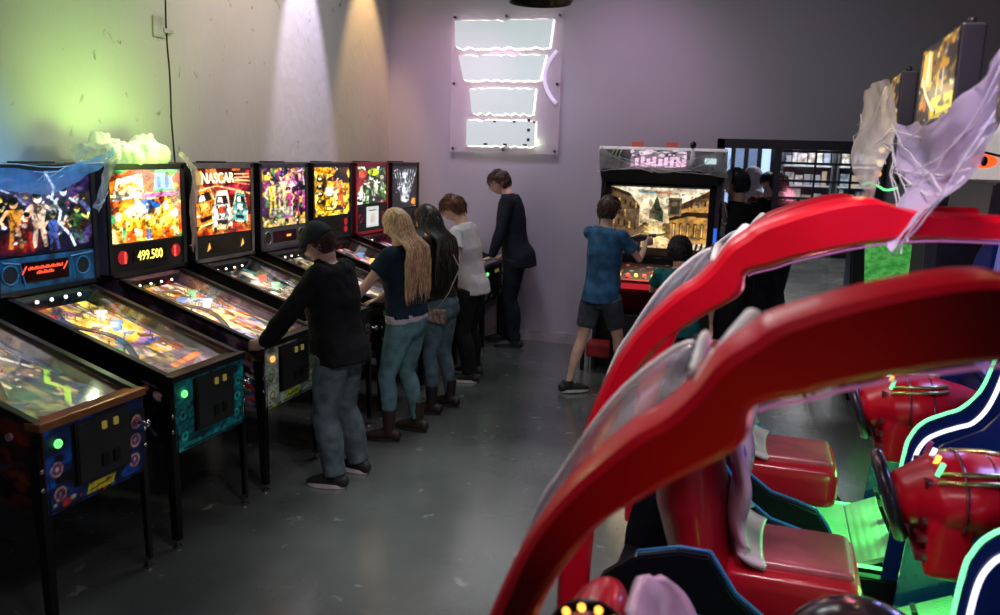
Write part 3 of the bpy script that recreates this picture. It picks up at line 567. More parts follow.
    spm = {1: mat('blue_speaker_panel', (.02, .17, .32), .4, col2=(.01, .05, .10), vscale=14), 4: mat('grey_panel', (.10, .10, .12), .4)}.get(k, mat('black_panel', (.012, .012, .014), .3))
    sp = sp.build('speaker_panel', spm, bx)
    xx = X - .003; zc = (zb + gz0) / 2 + .01
    def disc(y, z, r, m, n='speaker', ring=None):
        o = MB().cyl((xx - .002, y, z), (xx + .003, y, z), r, n=24).build(n, m, sp)
        if ring: MB().torus((xx + .003, y, z), r, .005, 'x', 24, 6).build('speaker_ring', ring, o, True)
    grille = mat('speaker_grille', (.012, .012, .014), .8)
    RX = (R(90), 0, R(90))
    if k == 1:
        MB().box((xx, -.19, zc - .055), (xx + .004, .13, zc + .055), .004).build('display', mat('display_black', (.03, .004, .004), .2), sp)
        for q, (ww, zq) in enumerate(((.24, .022), (.13, -.004))):
            mm = MB()
            for j in range(int(ww / .012)):
                mm.box((xx + .005, -.03 - ww / 2 + j * .012, zc + zq - .009), (xx + .006, -.03 - ww / 2 + j * .012 + .008, zc + zq + .009 - .006 * ((j * 7) % 3 == 0)))
            mm.build('display_text', glow('red_display_text', (1, .08, .03), 1.5), sp)
        for y, dy in ((-.175, .015), (.105, .015)):
            MB().loft([(xx + .005, y - dy, zc - .005), (xx + .005, y + dy, zc + .035)], [.004, .004], 6).build('display_slash', glow('red_display_text', (1, .08, .03), 1.5), sp)
        for y in (-.265, .235): disc(y, zc, .05, grille, 'speaker', mat('blue_ring', (.02, .25, .45), .3))
        for p in (((-.31, .07), (-.2, .05), (-.17, -.07)), ((.31, .07), (.15, .06), (.17, -.07))): MB().loft([(xx + .002, a, zc + b_) for a, b_ in p], [.006] * 3, 6).build('moulding', mat('blue_ring'), sp)
    elif k == 2:
        MB().box((xx, -.15, zc - .045), (xx + .003, .15, zc + .045), .003).build('display', mat('display_dark', (.02, .018, .01), .2), sp)
        text('score_digits', '499.500', .085, AMT, sp, (xx + .004, .0, zc), RX, .001, sx=.85)
        for y in (-.24, .25):
            o = MB().cyl((xx - .002, y, zc + .005), (xx + .003, y, zc + .005), .042, n=24).build('speaker', mat('red_speaker', (.3, .01, .015), .4, emit=(1, .03, .04), es=.35), sp)
            for a in (0, 1, 2): MB().ball((xx + .006, y + .015 * (1 if y < 0 else -1), zc - .022 + a * .024), (.004, .009, .013), 8).build('red_lamp', RED, o, True)
    elif k == 3:
        MB().box((xx, -.2, zc - .045), (xx + .003, .17, zc + .045), .003).build('display', mat('display_dark'), sp)
        for y in (-.2, .2): MB().prism([(y - .02, zc - .03), (y + .02, zc - .01), (y + .005, zc + .03)], xx + .004, xx + .006, 'x').build('indicator', glow('orange_indicator', (1, .4, .08), 1.5), sp)
    elif k == 4:
        MB().box((xx, -.17, zc - .045), (xx + .003, .17, zc + .045), .003).build('display', mat('display_red', (.05, .004, .008), .2), sp)
        mm = MB(); [mm.box((xx + .004, .02 + j * .011, zc - .008), (xx + .005, .028 + j * .011, zc + .01)) for j in range(6)]; mm.build('display_text', glow('orange_indicator', (1, .4, .08), 1.5), sp)
        for y in (-.25, .25): disc(y, zc, .05, grille, 'speaker', STEEL)
    elif k == 5:
        MB().box((xx, -.2, zc - .04), (xx + .003, .12, zc + .04), .003).build('display', mat('display_dark'), sp)
        MB().cyl((xx, .24, zc + .03), (xx + .006, .24, zc + .03), .03, n=20).build('speaker', mat('red_speaker'), sp); MB().cyl((xx, .24, zc - .04), (xx + .006, .24, zc - .04), .028, n=20).build('speaker', mat('red_speaker'), sp)
    elif k == 6:
        cv = Cv(50, 44, 'd0dcd8', 9); cv.rect(.1, .1, .9, .9, 'e8f0ec').ell(.5, .45, .28, .28, 'c8a090', 0, .6, .5).rect(.2, .78, .8, .84, '80706a').rect(.25, .2, .75, .23, '907a70').rect(.2, .3, .8, .32, 'a89088')
        cv.mesh('lit_card', (xx + .002, -.13, zc - .095), (0, .27, 0), (0, 0, .20), artmat('lit_card', .7), sp)
        MB().torus((xx, .255, zc), .035, .006, 'x').build('speaker_ring', mat('red_trim'), sp, True); MB().torus((xx, -.255, zc), .035, .006, 'x').build('speaker_ring', mat('red_trim'), sp, True)
    else:
        disc(-.22, zc, .05, grille); disc(.22, zc, .05, grille)
    if k == 3:
        text('title_lettering', 'NASCAR', .105, glow('title_white', (1, .82, .6), 1.5), bx, (X + .002, -.075, 1.80), RX, .001, sx=.92)
        for y0_, y1_, z_ in ((.12, .3, 1.825), (.12, .3, 1.80), (.11, .29, 1.775)): MB().box((X, y0_, z_), (X + .002, y1_, z_ + .008)).build('title_stripe', glow('title_amber', (1, .7, .3), 1), bx)
        MB().box((X, -.32, 1.76), (X + .0015, -.25, 1.845)).build('title_flag', glow('title_yellow', (1, .65, .1), 1.2), bx)
    # latch bars on top
    MB().box((X - .2, -.05, zt), (X - .12, .2, zt + .012), .003).build('hinge_bar', BLK, bx)
    return t
for d in MACH: pinball(d)

# ------------------------------------------------------------------ people
SKIN = mat('skin', (.62, .36, .27), .5, var=.06, vscale=20); SKIN2 = mat('skin_pale', (.68, .42, .33), .5, var=.05, vscale=20)
EYEW = mat('eye_white', (.8, .8, .8), .2); EYED = mat('eye_dark', (.03, .02, .015), .15); LIP = mat('lips', (.42, .14, .12), .4)
def ik(a, b, l1, l2, pole):
    a, b = Vector(a), Vector(b); d = b - a; L = min(d.length, (l1 + l2) * .999); dn = d.normalized(); b = a + dn * L
    x = (l1 * l1 - l2 * l2 + L * L) / (2 * L); h = math.sqrt(max(0, l1 * l1 - x * x)); p = Vector(pole); p = (p - dn * p.dot(dn)).normalized()
    return a + dn * x + p * h, b
def add_head(mb, M, s, ears=True):
    rows = []; nt_, npn = 40, 30
    for j in range(npn + 1):
        ph = math.pi * (j / npn) - math.pi / 2; row = []
        for i in range(nt_ + 1):
            th = 2 * math.pi * i / nt_; x = math.cos(ph) * math.sin(th); y = math.cos(ph) * math.cos(th); z = math.sin(ph)
            px, py, pz = x * .077, y * .098, z * .115
            if z < .1:
                k = (.1 - z); px *= 1 - .30 * k; 
                if y < 0: py *= 1 - .38 * k
            g = lambda cx, cz, sx_, sz_: math.exp(-((x - cx) / sx_) ** 2 - ((z - cz) / sz_) ** 2)
            if y > 0:
                py += .026 * g(0, -.22, .14, .13) + .012 * g(0, -.02, .12, .2) + .006 * g(0, .22, .5, .1) - .009 * g(.36, .06, .18, .13) - .009 * g(-.36, .06, .18, .13)
                py += .009 * g(0, -.52, .24, .07) + .010 * g(0, -.82, .3, .16) + .005 * (g(.5, -.2, .2, .2) + g(-.5, -.2, .2, .2))
            row.append(M @ Vector((px * s, py * s, pz * s)))
        rows.append(row)
    V = []
    for j, r in enumerate(rows): V.append([mb.b.verts.new(p) for p in r[:-1]])
    for a, b in zip(V, V[1:]):
        for k in range(nt_): mb.b.faces.new((a[k], a[(k + 1) % nt_], b[(k + 1) % nt_], b[k]))
    if ears:
        for q in (-1, 1): mb.ball(M @ Vector((q * .078 * s, -.012 * s, -.012 * s)), (.012 * s, .02 * s, .031 * s), 12, M=M.to_3x3())
def add_hand(mb, wrist, d, n, s, side, curl=.5):
    d = d.normalized(); n = (n - d * n.dot(d)).normalized(); r = d.cross(n) * side
    P = lambda a, b, c: wrist + d * a * s + r * b * s + n * c * s
    mb.loft([P(-.01, 0, 0), P(.03, 0, 0), P(.07, 0, 0), P(.092, 0, 0)], [(.026 * s, .019 * s), (.037 * s, .016 * s), (.041 * s, .014 * s), (.036 * s, .010 * s)], 12, up=n, round_ends=True)
    for k, (b, L) in enumerate(((.030, .068), (.010, .077), (-.010, .072), (-.029, .056))):
        p0 = P(.085, b, 0); a1 = curl * (.5 + .05 * k); pts = [p0]; ang = a1; cur = p0
        for seg, f in enumerate((.42, .32, .26)):
            cur = cur + (d * math.cos(ang) - n * math.sin(ang) + r * b * .8) * L * f * s; pts.append(cur); ang += curl * .75
        mb.loft(pts, [.0088 * s, .0082 * s, .0076 * s, .0064 * s], 8, round_ends=True)
    q = P(.02, .030, 0); mb.loft([q, q + (d * .55 + r * .8 - n * .2) * .034 * s, q + (d * 1.3 + r * 1.05 - n * .5) * .04 * s], [.0115 * s, .0098 * s, .0078 * s], 8, round_ends=True)
def hair_mesh(M, s, style, rnd, body_y=None, length=.4, F=None, Rt=None, n=None):
    mb = MB(); Mi = M.to_3x3()
    rows = []; th0 = 40
    # scalp shell
    thick = {'short': .014, 'curly': .026, 'bowl': .02, 'long': .012, 'tuft': .016}[style] * s
    V = []
    for j in range(17):
        ph = math.pi / 2 - (j / 16) * (math.pi * (.78 if style != 'long' else .8)); r = []
        for i in range(th0):
            th = 2 * math.pi * i / th0; x = math.cos(ph) * math.sin(th); y = math.cos(ph) * math.cos(th); z = math.sin(ph)
            front = max(0, y); lim = .34 + (.2 if style in ('bowl', 'long') else .25) * 0
            zl = -0.62 + (lim + .62) * min(1, max(0, (y + .15) / .55)) if style != 'bowl' else -0.55 + (.2 + .55) * min(1, max(0, (y + .1) / .5))
            if style == 'long': zl = -0.5 + (.42 + .5) * min(1, max(0, (y - .05) / .5))
            if z < zl: k = (zl - z) * 3; z2 = zl; cp = math.sqrt(max(0, 1 - z2 * z2)); x, y, z = cp * math.sin(th), cp * math.cos(th), z2; tt = max(.0, 1 - k)
            else: tt = 1
            px, py, pz = x * .077, y * .098, z * .115
            if z < .1:
                k = .1 - z; px *= 1 - .3 * k
                if y < 0: py *= 1 - .32 * k
            nrm = Vector((x, y, z)); e = thick * (tt * (1 + .35 * noise.noise(Vector((x, y, z)) * 4 + Vector((rnd.random() * 0 + s, 0, 0))))) - .003 * (1 - tt)
            r.append(mb.b.verts.new(M @ (Vector((px, py, pz)) * s + nrm * e)))
        V.append(r)
    for a, b in zip(V, V[1:]):
        for k in range(th0): mb.b.faces.new((a[k], b[k], b[(k + 1) % th0], a[(k + 1) % th0]))
    mb.b.faces.new(V[0])
    n = n or {'short': 420, 'tuft': 460, 'curly': 700, 'bowl': 420, 'long': 420}[style]
    for _ in range(n):
        th = rnd.random() * 2 * math.pi; z = rnd.random() * 1.25 - .3; z = min(z, .98); cp = math.sqrt(1 - z * z); x, y = cp * math.sin(th), cp * math.cos(th)
        if y > .2 and z < (.42 if style != 'bowl' else .3): continue
        if y > -.05 and z < .05 and style not in ('long',): continue
        nr = Vector((x, y, z)); base = Vector((x * .077, y * .098, z * .115)) * s + nr * thick * .7
        if style in ('short', 'tuft', 'bowl'):
            dn = Vector((x * .5, y * .4 - .15, -.8)) if z < .75 else Vector((x, .9 if style != 'tuft' else .5, -.1)); dn = (dn - nr * dn.dot(nr)).normalized(); L = (.035 + .02 * rnd.random()) * s
            if style == 'bowl': L *= 1.4
            pts = [base, base + dn * L * .5 + nr * .006 * s, base + dn * L + nr * .002 * s + Vector((rnd.random() - .5, rnd.random() - .5, 0)) * .01]
            mb.loft([M @ p for p in pts], [.0042 * s, .0038 * s, .0012 * s], 5)
        elif style == 'curly':
            c = base + nr * .004; q = .011 * s; a = rnd.random() * 6; pts = []
            e1 = nr.cross(Vector((0, 0, 1)) if abs(nr.z) < .9 else Vector((1, 0, 0))).normalized(); e2 = nr.cross(e1)
            for t in range(6): w_ = a + t * 1.2; pts.append(c + e1 * q * math.cos(w_) + e2 * q * math.sin(w_) + nr * .003 * t)
            mb.loft([M @ p for p in pts], [.0036 * s] * 6, 4)
        else:
            if y > .1 and z < .55: y = .1 * rnd.random()
            wb = M @ base; pts = [wb]; Lh = length * (.78 + .3 * rnd.random()); steps = 12
            az = math.atan2(x, y if y < .2 else .2 * rnd.random()); ph0 = rnd.random() * 6
            side = Mi @ Vector((math.sin(az), math.cos(az), 0)); side.z = 0; side.normalize(); hc = M.to_translation()
            zt0 = wb.z
            for t in range(1, steps + 1):
                f = t / steps; zz_ = zt0 - (zt0 - (hc.z + .115 * s - Lh)) * f; rel = (zz_ - hc.z) / (.115 * s)
                if rel > 0: cpp = math.sqrt(max(.02, 1 - min(.999, rel) ** 2)); rad = .9 * cpp + .12
                else: rad = 1.16 + .1 * min(1, -rel)
                px_ = math.sin(az) * .085 * rad * s; py_ = math.cos(az) * .105 * rad * s
                if rel < 0:
                    k_ = min(1, max(0, (-rel - .35) / 1.1)); k_ = k_ * k_ * (3 - 2 * k_); py_ = min(py_, .03 * s); tgt = (-.165 - .05 * math.cos(az * 1.0) * -1 * .5 - .02 * rnd.random()) * s; py_ = py_ * (1 - k_) + min(py_, tgt) * k_
                    px_ *= 1 + .34 * min(2.2, -rel)
                jit = .007 * math.sin(f * 9 + ph0) * min(1, f * 2)
                hd = (F * (py_ + jit) + Rt * (px_ + jit * .7)); pts.append(Vector((hc.x, hc.y, zz_)) + hd)
            rr_ = .0052 * s
            mb.loft(pts, [rr_] * (steps - 2) + [rr_ * .9, rr_ * .6, rr_ * .15], 5)
    return mb
def person(name, label, cat, at, face, Hh, pelvis, neck, head, feet, hands, top, bottom, shoes, hair, skin=SKIN, group=None, hpitch=-10, hyaw=0, g=1, hipw=1, shw=1, vox=.0075, knee_out=0, hcurl=.5, elbow_pole=None, extra=None, hoff=(0, 0)):
    rnd = random.Random(label); s = Hh / 1.75; root = thing(name, (at[0], at[1], 0), label, cat, group)
    O = Vector((at[0], at[1], 0)); F = Vector((math.cos(R(face)), math.sin(R(face)), 0)); Rt = Vector((F.y, -F.x, 0)); U = Vector((0, 0, 1))
    pv = Vector(pelvis) - O; nk = Vector(neck) - O; hd = Vector(head) - O
    sp = nk - pv; spl = sp.length; sd = sp.normalized()
    def sect(f, rx, ry, fo=0): return (pv + sp * f + F * fo * s, (rx * s * g, ry * s * g))
    back = .02
    T = [sect(-.22, .10, .085), sect(-.12, .145 * hipw, .105), sect(.0, .162 * hipw, .118, -.012), sect(.15, .145 * (1 + hipw) / 2, .105), sect(.35, .132, .098, .0), sect(.6, .152 * shw, .112, .0), sect(.8, .168 * shw, .108, -.012), sect(.92, .150 * shw, .092, -.015), sect(.99, .095, .072, -.010), sect(1.03, .062, .06, -.004)]
    sh = [pv + sp * .895 + Rt * q * .172 * s * shw + F * -.01 * s for q in (-1, 1)]
    hip = [pv + Rt * q * .088 * s * hipw - U * .03 * s for q in (-1, 1)]
    yawM = Matrix.Rotation(R(face - 90 + hyaw), 4, 'Z') @ Matrix.Rotation(R(hpitch), 4, 'X'); HM = Matrix.Translation(hd) @ yawM
    arms = []; legs = []
    for i, q in enumerate((-1, 1)):
        pole = Vector(elbow_pole[i]) if elbow_pole else (Rt * q * .5 - U * 1 - F * .5)
        e, wr = ik(sh[i], Vector(hands[i][0]) - O, .285 * s, .25 * s, pole); arms.append((sh[i], e, wr))
        ft = Vector((feet[i][0], feet[i][1], 0)) - O; an = ft + U * .085 * s
        if len(feet[i]) > 3: an.z += feet[i][3]
        k, an2 = ik(hip[i], an, .412 * s, .402 * s, F + Rt * q * .25 * knee_out); legs.append((hip[i], k, an2, R(feet[i][2])))
    def torso(mb, inf, lo=0, hi=99, zmin=None):
        t = [x for j, x in enumerate(T) if lo <= j <= hi]; mb.loft([p for p, r in t], [(r[0] + inf, r[1] + inf) for p, r in t], 24, up=F, round_ends=False)
    def arm(mb, a, inf, upto=1.0, flare=0):
        S_, E_, W_ = a; pts = [S_ + (S_ - E_).normalized() * -.0, S_.lerp(E_, .5), E_, E_.lerp(W_, .4), W_]; rr = [.053, .045, .041, .039, .026]
        pts = [S_ + (E_ - S_).normalized() * (.02 if inf < 0 else -.014), *pts[1:]]
        if upto < 1:
            pts = [S_, S_.lerp(E_, upto * .5), S_.lerp(E_, upto)]; rr = [.055, .050, .047 + flare]
        mb.loft(pts, [r * s * g + inf for r in rr], 16, round_ends=upto >= 1 and inf > 0)
        mb.ball(S_ - U * .004, .050 * s * g + (inf * .9 if inf > 0 else -.014), 14)
    def leg(mb, L, inf, upto=2.0, flare=0):
        h, k, a, _ = L; f = lambda t: h.lerp(k, t) if t <= 1 else k.lerp(a, t - 1); bk = -F * .012 * s
        tab = [(0, .088), (.35, .08), (.7, .065), (1, .056), (1.25, .057), (1.5, .05), (1.8, .038), (2.0, .036)]
        ts = [(t, r) for t, r in tab if t <= upto + 1e-6]
        P = [f(t) + (bk if 1.1 < t < 1.6 else Vector()) for t, r in ts]; rr = [r * s * g * (hipw ** .5 if t < .8 else 1) + inf + flare * max(0, t - .7) for t, r in ts]
        mb.loft(P, rr, 18)
    # body: one continuous skin
    b = MB(); torso(b, -.016)
    b.loft([nk - sd * .05 * s, nk + sd * .02 * s, hd - (yawM.to_3x3() @ Vector((0, .02, .07))) * s], [(.075 * s, .066 * s), (.057 * s, .06 * s), (.054 * s, .06 * s)], 16, up=F)
    add_head(b, HM, s)
    for i, q in enumerate((-1, 1)):
        arm(b, arms[i], -.008); leg(b, legs[i], -.002); d = arms[i][2] - arms[i][1]; hn = Vector(hands[i][1]) if len(hands[i]) > 1 else U
        add_hand(b, arms[i][2] + d.normalized() * .01, d if len(hands[i]) < 3 else Vector(hands[i][2]), hn, s, -q, hcurl)
        h, k, a, tz = legs[i]; fd = Vector((math.cos(tz), math.sin(tz), 0)); b.loft([a - fd * .02 * s - U * .02 * s, a + fd * .03 * s - U * .035 * s, a + fd * .11 * s - U * .055 * s], [(.026 * s, .028 * s), (.028 * s, .025 * s), (.028 * s, .016 * s)], 12, round_ends=True)
    body = remesh(b, 'body', vox, skin, root, 2)
    Mi = HM
    for q in (-1, 1):
        e = MB(); e.ball(HM @ Vector((q * .031 * s, .080 * s, .008 * s)), .0125 * s, 12); e = e.build('eye', EYEW, root, True)
        MB().ball(HM @ Vector((q * .031 * s, .0885 * s, .008 * s)), .0065 * s, 8).build('iris', EYED, e, True)
        MB().loft([HM @ Vector((q * x * s, y * s, z * s)) for x, y, z in ((.014, .098, .026), (.03, .096, .031), (.047, .083, .026))], [.003 * s, .0036 * s, .002 * s], 6).build('eyebrow', hair[1], root, True)
    MB().ball(HM @ Vector((0, .0925 * s, -.058 * s)), (.022 * s, .010 * s, .006 * s), 10, M=yawM.to_3x3()).build('lips', LIP, root, True)
    # clothes
    tk, tm = top[0], top[1]; opt = top[2] if len(top) > 2 else {}
    inf = {'tee': .014, 'hoodie': .028, 'blouse': .012, 'jacket': .024, 'coat': .03}[tk] * s; hem = opt.get('hem', -.05)
    c = MB(); secs = [x for x in T[2:]]; P = []; RR = []
    he = pv + sp * hem; wid = opt.get('hemw', 1.0)
    P.append(he - F * (.018 if hem < 0 else 0) * s); RR.append((T[2][1][0] * wid + inf * 1.2, T[2][1][1] * wid + inf * 1.2 + (.022 * s if hem < 0 else 0)))
    if hem < 0: P.append(pv - F * .026 * s); RR.append((T[2][1][0] * wid + inf * 1.1, T[2][1][1] * wid + inf * 1.1 + .014 * s))
    if tk == 'coat': P = [pv - U * (pv.z - .35)] + P; RR = [(RR[0][0] * 1.15, RR[0][1] * 1.25)] + RR
    for x in T[3:-1]:
        j = T.index(x); lo_ = opt.get('loose', .0) * s if 3 <= j <= 5 else 0; P.append(x[0]); RR.append((x[1][0] + inf + lo_, x[1][1] + inf + lo_))
    if hem >= .12: P = P[:1] + [p for p in P[2:]]; RR = RR[:1] + RR[2:]
    c.loft(P, RR, 26, up=F)
    sl = {'tee': .62, 'blouse': opt.get('sleeve', 1), 'hoodie': 1, 'jacket': 1, 'coat': 1}[tk]
    for i in (0, 1): arm(c, (arms[i][0], arms[i][1], arms[i][1].lerp(arms[i][2], .90)), inf * (.7 if sl >= 1 else .8), sl, .008)
    if tk == 'hoodie': c.torus(nk - F * .035 * s - U * .012 * s, .088 * s, .040 * s, 'z', 20, 10, M=Matrix.Rotation(R(face - 90), 4, 'Z') @ Matrix.Rotation(R(12), 4, 'X')); c.ball(nk - F * .1 * s - U * .06 * s, (.085 * s, .05 * s, .1 * s), 14, M=Matrix.Rotation(R(face - 90), 3, 'Z'))
    if tk in ('jacket', 'coat'): c.loft([nk - sd * .03 * s, nk + sd * .02 * s - F * .004], [(.082 * s, .078 * s), (.066 * s, .068 * s)], 18, up=F)
    tname = {'tee': 't_shirt', 'hoodie': 'hoodie', 'blouse': 'top', 'jacket': 'jacket', 'coat': 'coat'}[tk]
    to = remesh(c, tname, .010, tm, root, 3, .006 if tk in ('tee', 'jacket') else .008, 7, rnd.random() * 9, (1, 1, .55))
    if 'under' in opt: u_ = MB(); u_.loft([he - sd * .035 * s, he + sd * .03 * s], [(RR[0][0] - .006,) * 1 + (RR[0][1] - .006,)] * 2, 24, up=F); remesh(u_, 'undershirt', .009, opt['under'], root, 2, .004, 8)
    bk, bm_ = bottom[0], bottom[1]; binf = {'jeans': .006, 'pants': .024, 'shorts': .022, 'slim': .004}[bk] * s; p = MB()
    t = T[0:4] if bk != 'shorts' else T[0:4]
    p.loft([x[0] for x in t], [(x[1][0] + binf * .6, x[1][1] + binf * .6) for x in t], 24, up=F)
    for q in (-1, 1): p.ball(pv - F * .05 * s + Rt * q * .07 * s * hipw - U * .05 * s, (.08 * s * hipw, .07 * s, .085 * s), 14, M=Matrix.Rotation(R(face - 90), 3, 'Z'))
    for i in (0, 1): leg(p, legs[i], binf, .98 if bk == 'shorts' else 2.0, {'jeans': .004, 'pants': .01, 'shorts': .10, 'slim': 0}[bk])
    remesh(p, {'shorts': 'shorts', 'pants': 'trousers'}.get(bk, 'jeans'), .010, bm_, root, 3, .006 if bk != 'slim' else .003, 9, rnd.random() * 9, (1, 1, .6))
    sk, sm1, sm2 = shoes
    for i in (0, 1):
        h, k, a, tz = legs[i]; fd = Vector((math.cos(tz), math.sin(tz), 0)); z0 = a.z - .085 * s; a0 = Vector((a.x, a.y, z0)); c = MB()
        c.loft([a0 - fd * .062 * s + U * .045, a0 + fd * .0 + U * .052, a0 + fd * .08 * s + U * .046, a0 + fd * .15 * s + U * .034, a0 + fd * .185 * s + U * .028], [(.036 * s, .042), (.040 * s, .052), (.045 * s, .036), (.045 * s, .025), (.03 * s, .016)], 16, up=U, round_ends=True)
        if sk == 'boot': c.loft([a0 + U * .05, a0 + U * .12, a0 + U * .24 * s + (k - a) * .02], [.046 * s, .046 * s, .056 * s], 16)
        else: c.loft([a0 + U * .05 - fd * .012, a0 + U * .105 - fd * .014], [.050 * s, .047 * s], 16)
        so = remesh(c, 'boot' if sk == 'boot' else 'shoe', .008, sm1, root, 2)
        o = MB(); pts = []
        for t_ in range(24):
            w_ = 2 * math.pi * t_ / 24; cx = math.cos(w_); sx_ = math.sin(w_); L_ = .135 * s; pts.append((a0 + fd * (.062 * s + cx * L_) + fd.cross(U) * sx_ * (.047 + .006 * cx) * s).to_2d())
        o.prism([(q.x, q.y) for q in pts], z0 + .002, z0 + .026, 'z'); o.build('sole', sm2, so)
        if sk == 'sneaker':
            for j in range(3):
                q = a0 + fd * (.06 + .025 * j) * s + U * (.088 - .010 * j); l_ = fd.cross(U) * .026 * s; MB().loft([q - l_ - U * .010, q, q + l_ - U * .010], [.0045] * 3, 6).build('lace', WHT, so)
    if hair[0]:
        hm = hair_mesh(HM, s * (hair[3] if len(hair) > 3 else 1), hair[0], rnd, length=(hair[2] if len(hair) > 2 and hair[2] else .4), F=F, Rt=Rt); hm.build('hair', hair[1], root, True)
    if extra: extra(root, dict(HM=HM, s=s, F=F, Rt=Rt, U=U, nk=nk, pv=pv, arms=arms, hd=hd, O=O, T=T, sp=sp, yaw=yawM))
    return root
fab = lambda n, c, v=.15, r=.85, **k: mat(n, c, r, var=v, vscale=12, bump=.25, bscale=90, sheen=0, spec=.2, **k)
JTEAL = fab('denim_teal', (.13, .27, .30), .2); JGREY = fab('denim_grey', (.10, .15, .165), .2)
HBR = mat('hair_brown', (.07, .035, .02), .45, var=.3, vscale=60); HDK = mat('hair_black', (.012, .009, .009), .4, var=.3, vscale=60); HAUB = mat('hair_auburn', (.16, .06, .03), .45, var=.3, vscale=60)
HBL = mat('hair_blonde', (.74, .50, .29), .42, col2=(.30, .18, .10), vscale=34, stretch=(3, 3, .25))
SB = mat('shoe_black', (.02, .02, .022), .6); SW = mat('sole_white', (.7, .7, .7), .6)
def cap_x(root, k):
    M = k['HM']; s = k['s']; cm = fab('cap_charcoal', (.035, .045, .05), .1); mb = MB(); V = []
    for j in range(9):
        ph = math.pi / 2 - j / 8 * 1.42; V.append([mb.b.verts.new(M @ Vector((math.cos(ph) * math.sin(t) * .099 * s, math.cos(ph) * math.cos(t) * .121 * s, (math.sin(ph) * .130 + .014 - .012 * math.cos(t)) * s))) for t in [2 * math.pi * i / 36 for i in range(36)]])
    for a, b in zip(V, V[1:]):
        for i in range(36): mb.b.faces.new((a[i], b[i], b[(i + 1) % 36], a[(i + 1) % 36]))
    mb.b.faces.new(V[0])
    cap = mb.build('cap', cm, root, True, solid=.004)
    rows = []
    for j in range(6):
        f = j / 5; rows.append([M @ Vector((math.sin(t) * (.086 + .006 * f) * s, (math.cos(t) * (.107) + f * .075 * math.cos(t * .9) ** 2) * s, (.028 - .02 * f - .02 * abs(math.sin(t)) * f) * s)) for t in np.linspace(-1.05, 1.05, 15)])
    MB().grid(rows).build('cap_brim', cm, cap, True, solid=.005); MB().ball(M @ Vector((0, 0, .137 * s)), .008 * s, 8).build('cap_button', cm, cap, True)
def drawstring(root, k): pass
person('person', 'person in black hoodie and dark cap playing the machine with 499.500 score', 'person', (-2.40, 4.52), 178, 1.60, (-2.44, 4.53, .835), (-2.505, 4.52, 1.350), (-2.555, 4.50, 1.472),
  [(-2.40, 4.40, 186), (-2.38, 4.68, 170)], [((-2.74, 4.16, .895), (-.1, -1, .35), (-1, .12, -.12)), ((-2.74, 4.83, .90), (0, 1, .3), (-1, 0, -.1))], ('hoodie', fab('hoodie_black', (.008, .009, .011), .2), dict(hem=-.12, loose=.022, hemw=1.02)), ('pants', JGREY), ('sneaker', SB, SW), ('short', HBR), SKIN2, 'people playing pinball', hpitch=-28, hyaw=20, extra=cap_x, g=1.12, elbow_pole=[(.3, -.5, -1), (.3, .5, -1)])
person('person', 'person with long blonde hair, dark navy t-shirt and teal jeans', 'person', (-2.40, 5.42), 178, 1.66, (-2.38, 5.42, .865), (-2.43, 5.40, 1.40), (-2.455, 5.40, 1.53),
  [(-2.46, 5.30, 188), (-2.36, 5.58, 172)], [((-2.70, 5.06, .955), (0, 0, 1), (-1, 0, -.35)), ((-2.70, 5.62, .955), (0, 0, 1), (-1, 0, -.35))], ('tee', fab('tshirt_navy', (.012, .03, .048), .15), dict(hem=.06, loose=.015, under=fab('undershirt_white', (.6, .6, .66)))), ('slim', JTEAL), ('boot', mat('boot_brown', (.035, .02, .016), .5), SB), ('long', HBL, .60), SKIN2, 'people playing pinball', hyaw=8, hpitch=-22, g=1.12, hipw=1.12, shw=.95)
def purse(root, k):
    O = k['O']; F, Rt, U, s = k['F'], k['Rt'], k['U'], k['s']; pv, nk = k['pv'], k['nk']
    c = pv - Rt * .17 - F * .03 - U * .07; p = MB().box((-.07, -.025, -.055), (.07, .025, .055), .012); M = Matrix.Translation(c) @ Matrix.Rotation(math.atan2(F.y, F.x), 4, 'Z')
    for v in p.b.verts: v.co = M @ v.co
    b = p.build('purse', mat('purse_pattern', (.35, .25, .22), .6, col2=(.05, .04, .05), vscale=40), root)
    MB().loft([c + U * .05, pv - Rt * .155 - F * .12 + U * .12, pv - Rt * .06 - F * .165 + U * .3, nk - F * .13 + Rt * .06 - U * .1, nk + Rt * .1 - F * .02 + U * .0], [.004] * 5, 6).build('strap', mat('strap_tan', (.4, .36, .28), .4), b, True)
person('person', 'person with long dark hair, black top and jeans with a small purse', 'person', (-2.40, 6.12), 178, 1.64, (-2.39, 6.12, .865), (-2.48, 6.11, 1.385), (-2.52, 6.11, 1.515),
  [(-2.42, 6.00, 186), (-2.36, 6.25, 172)], [((-2.70, 5.86, .955), (0, 0, 1), (-1, 0, -.35)), ((-2.70, 6.4, .955), (0, 0, 1), (-1, 0, -.35))], ('blouse', fab('top_black', (.02, .014, .016), .2), dict(hem=.10)), ('slim', fab('denim_blue', (.10, .17, .21), .2)), ('boot', mat('boot_black', (.015, .013, .013), .5), SB), ('long', HDK, .62, 1.04), SKIN, 'people playing pinball', hpitch=-18, g=1.0, hipw=1.1, shw=.92, extra=purse)
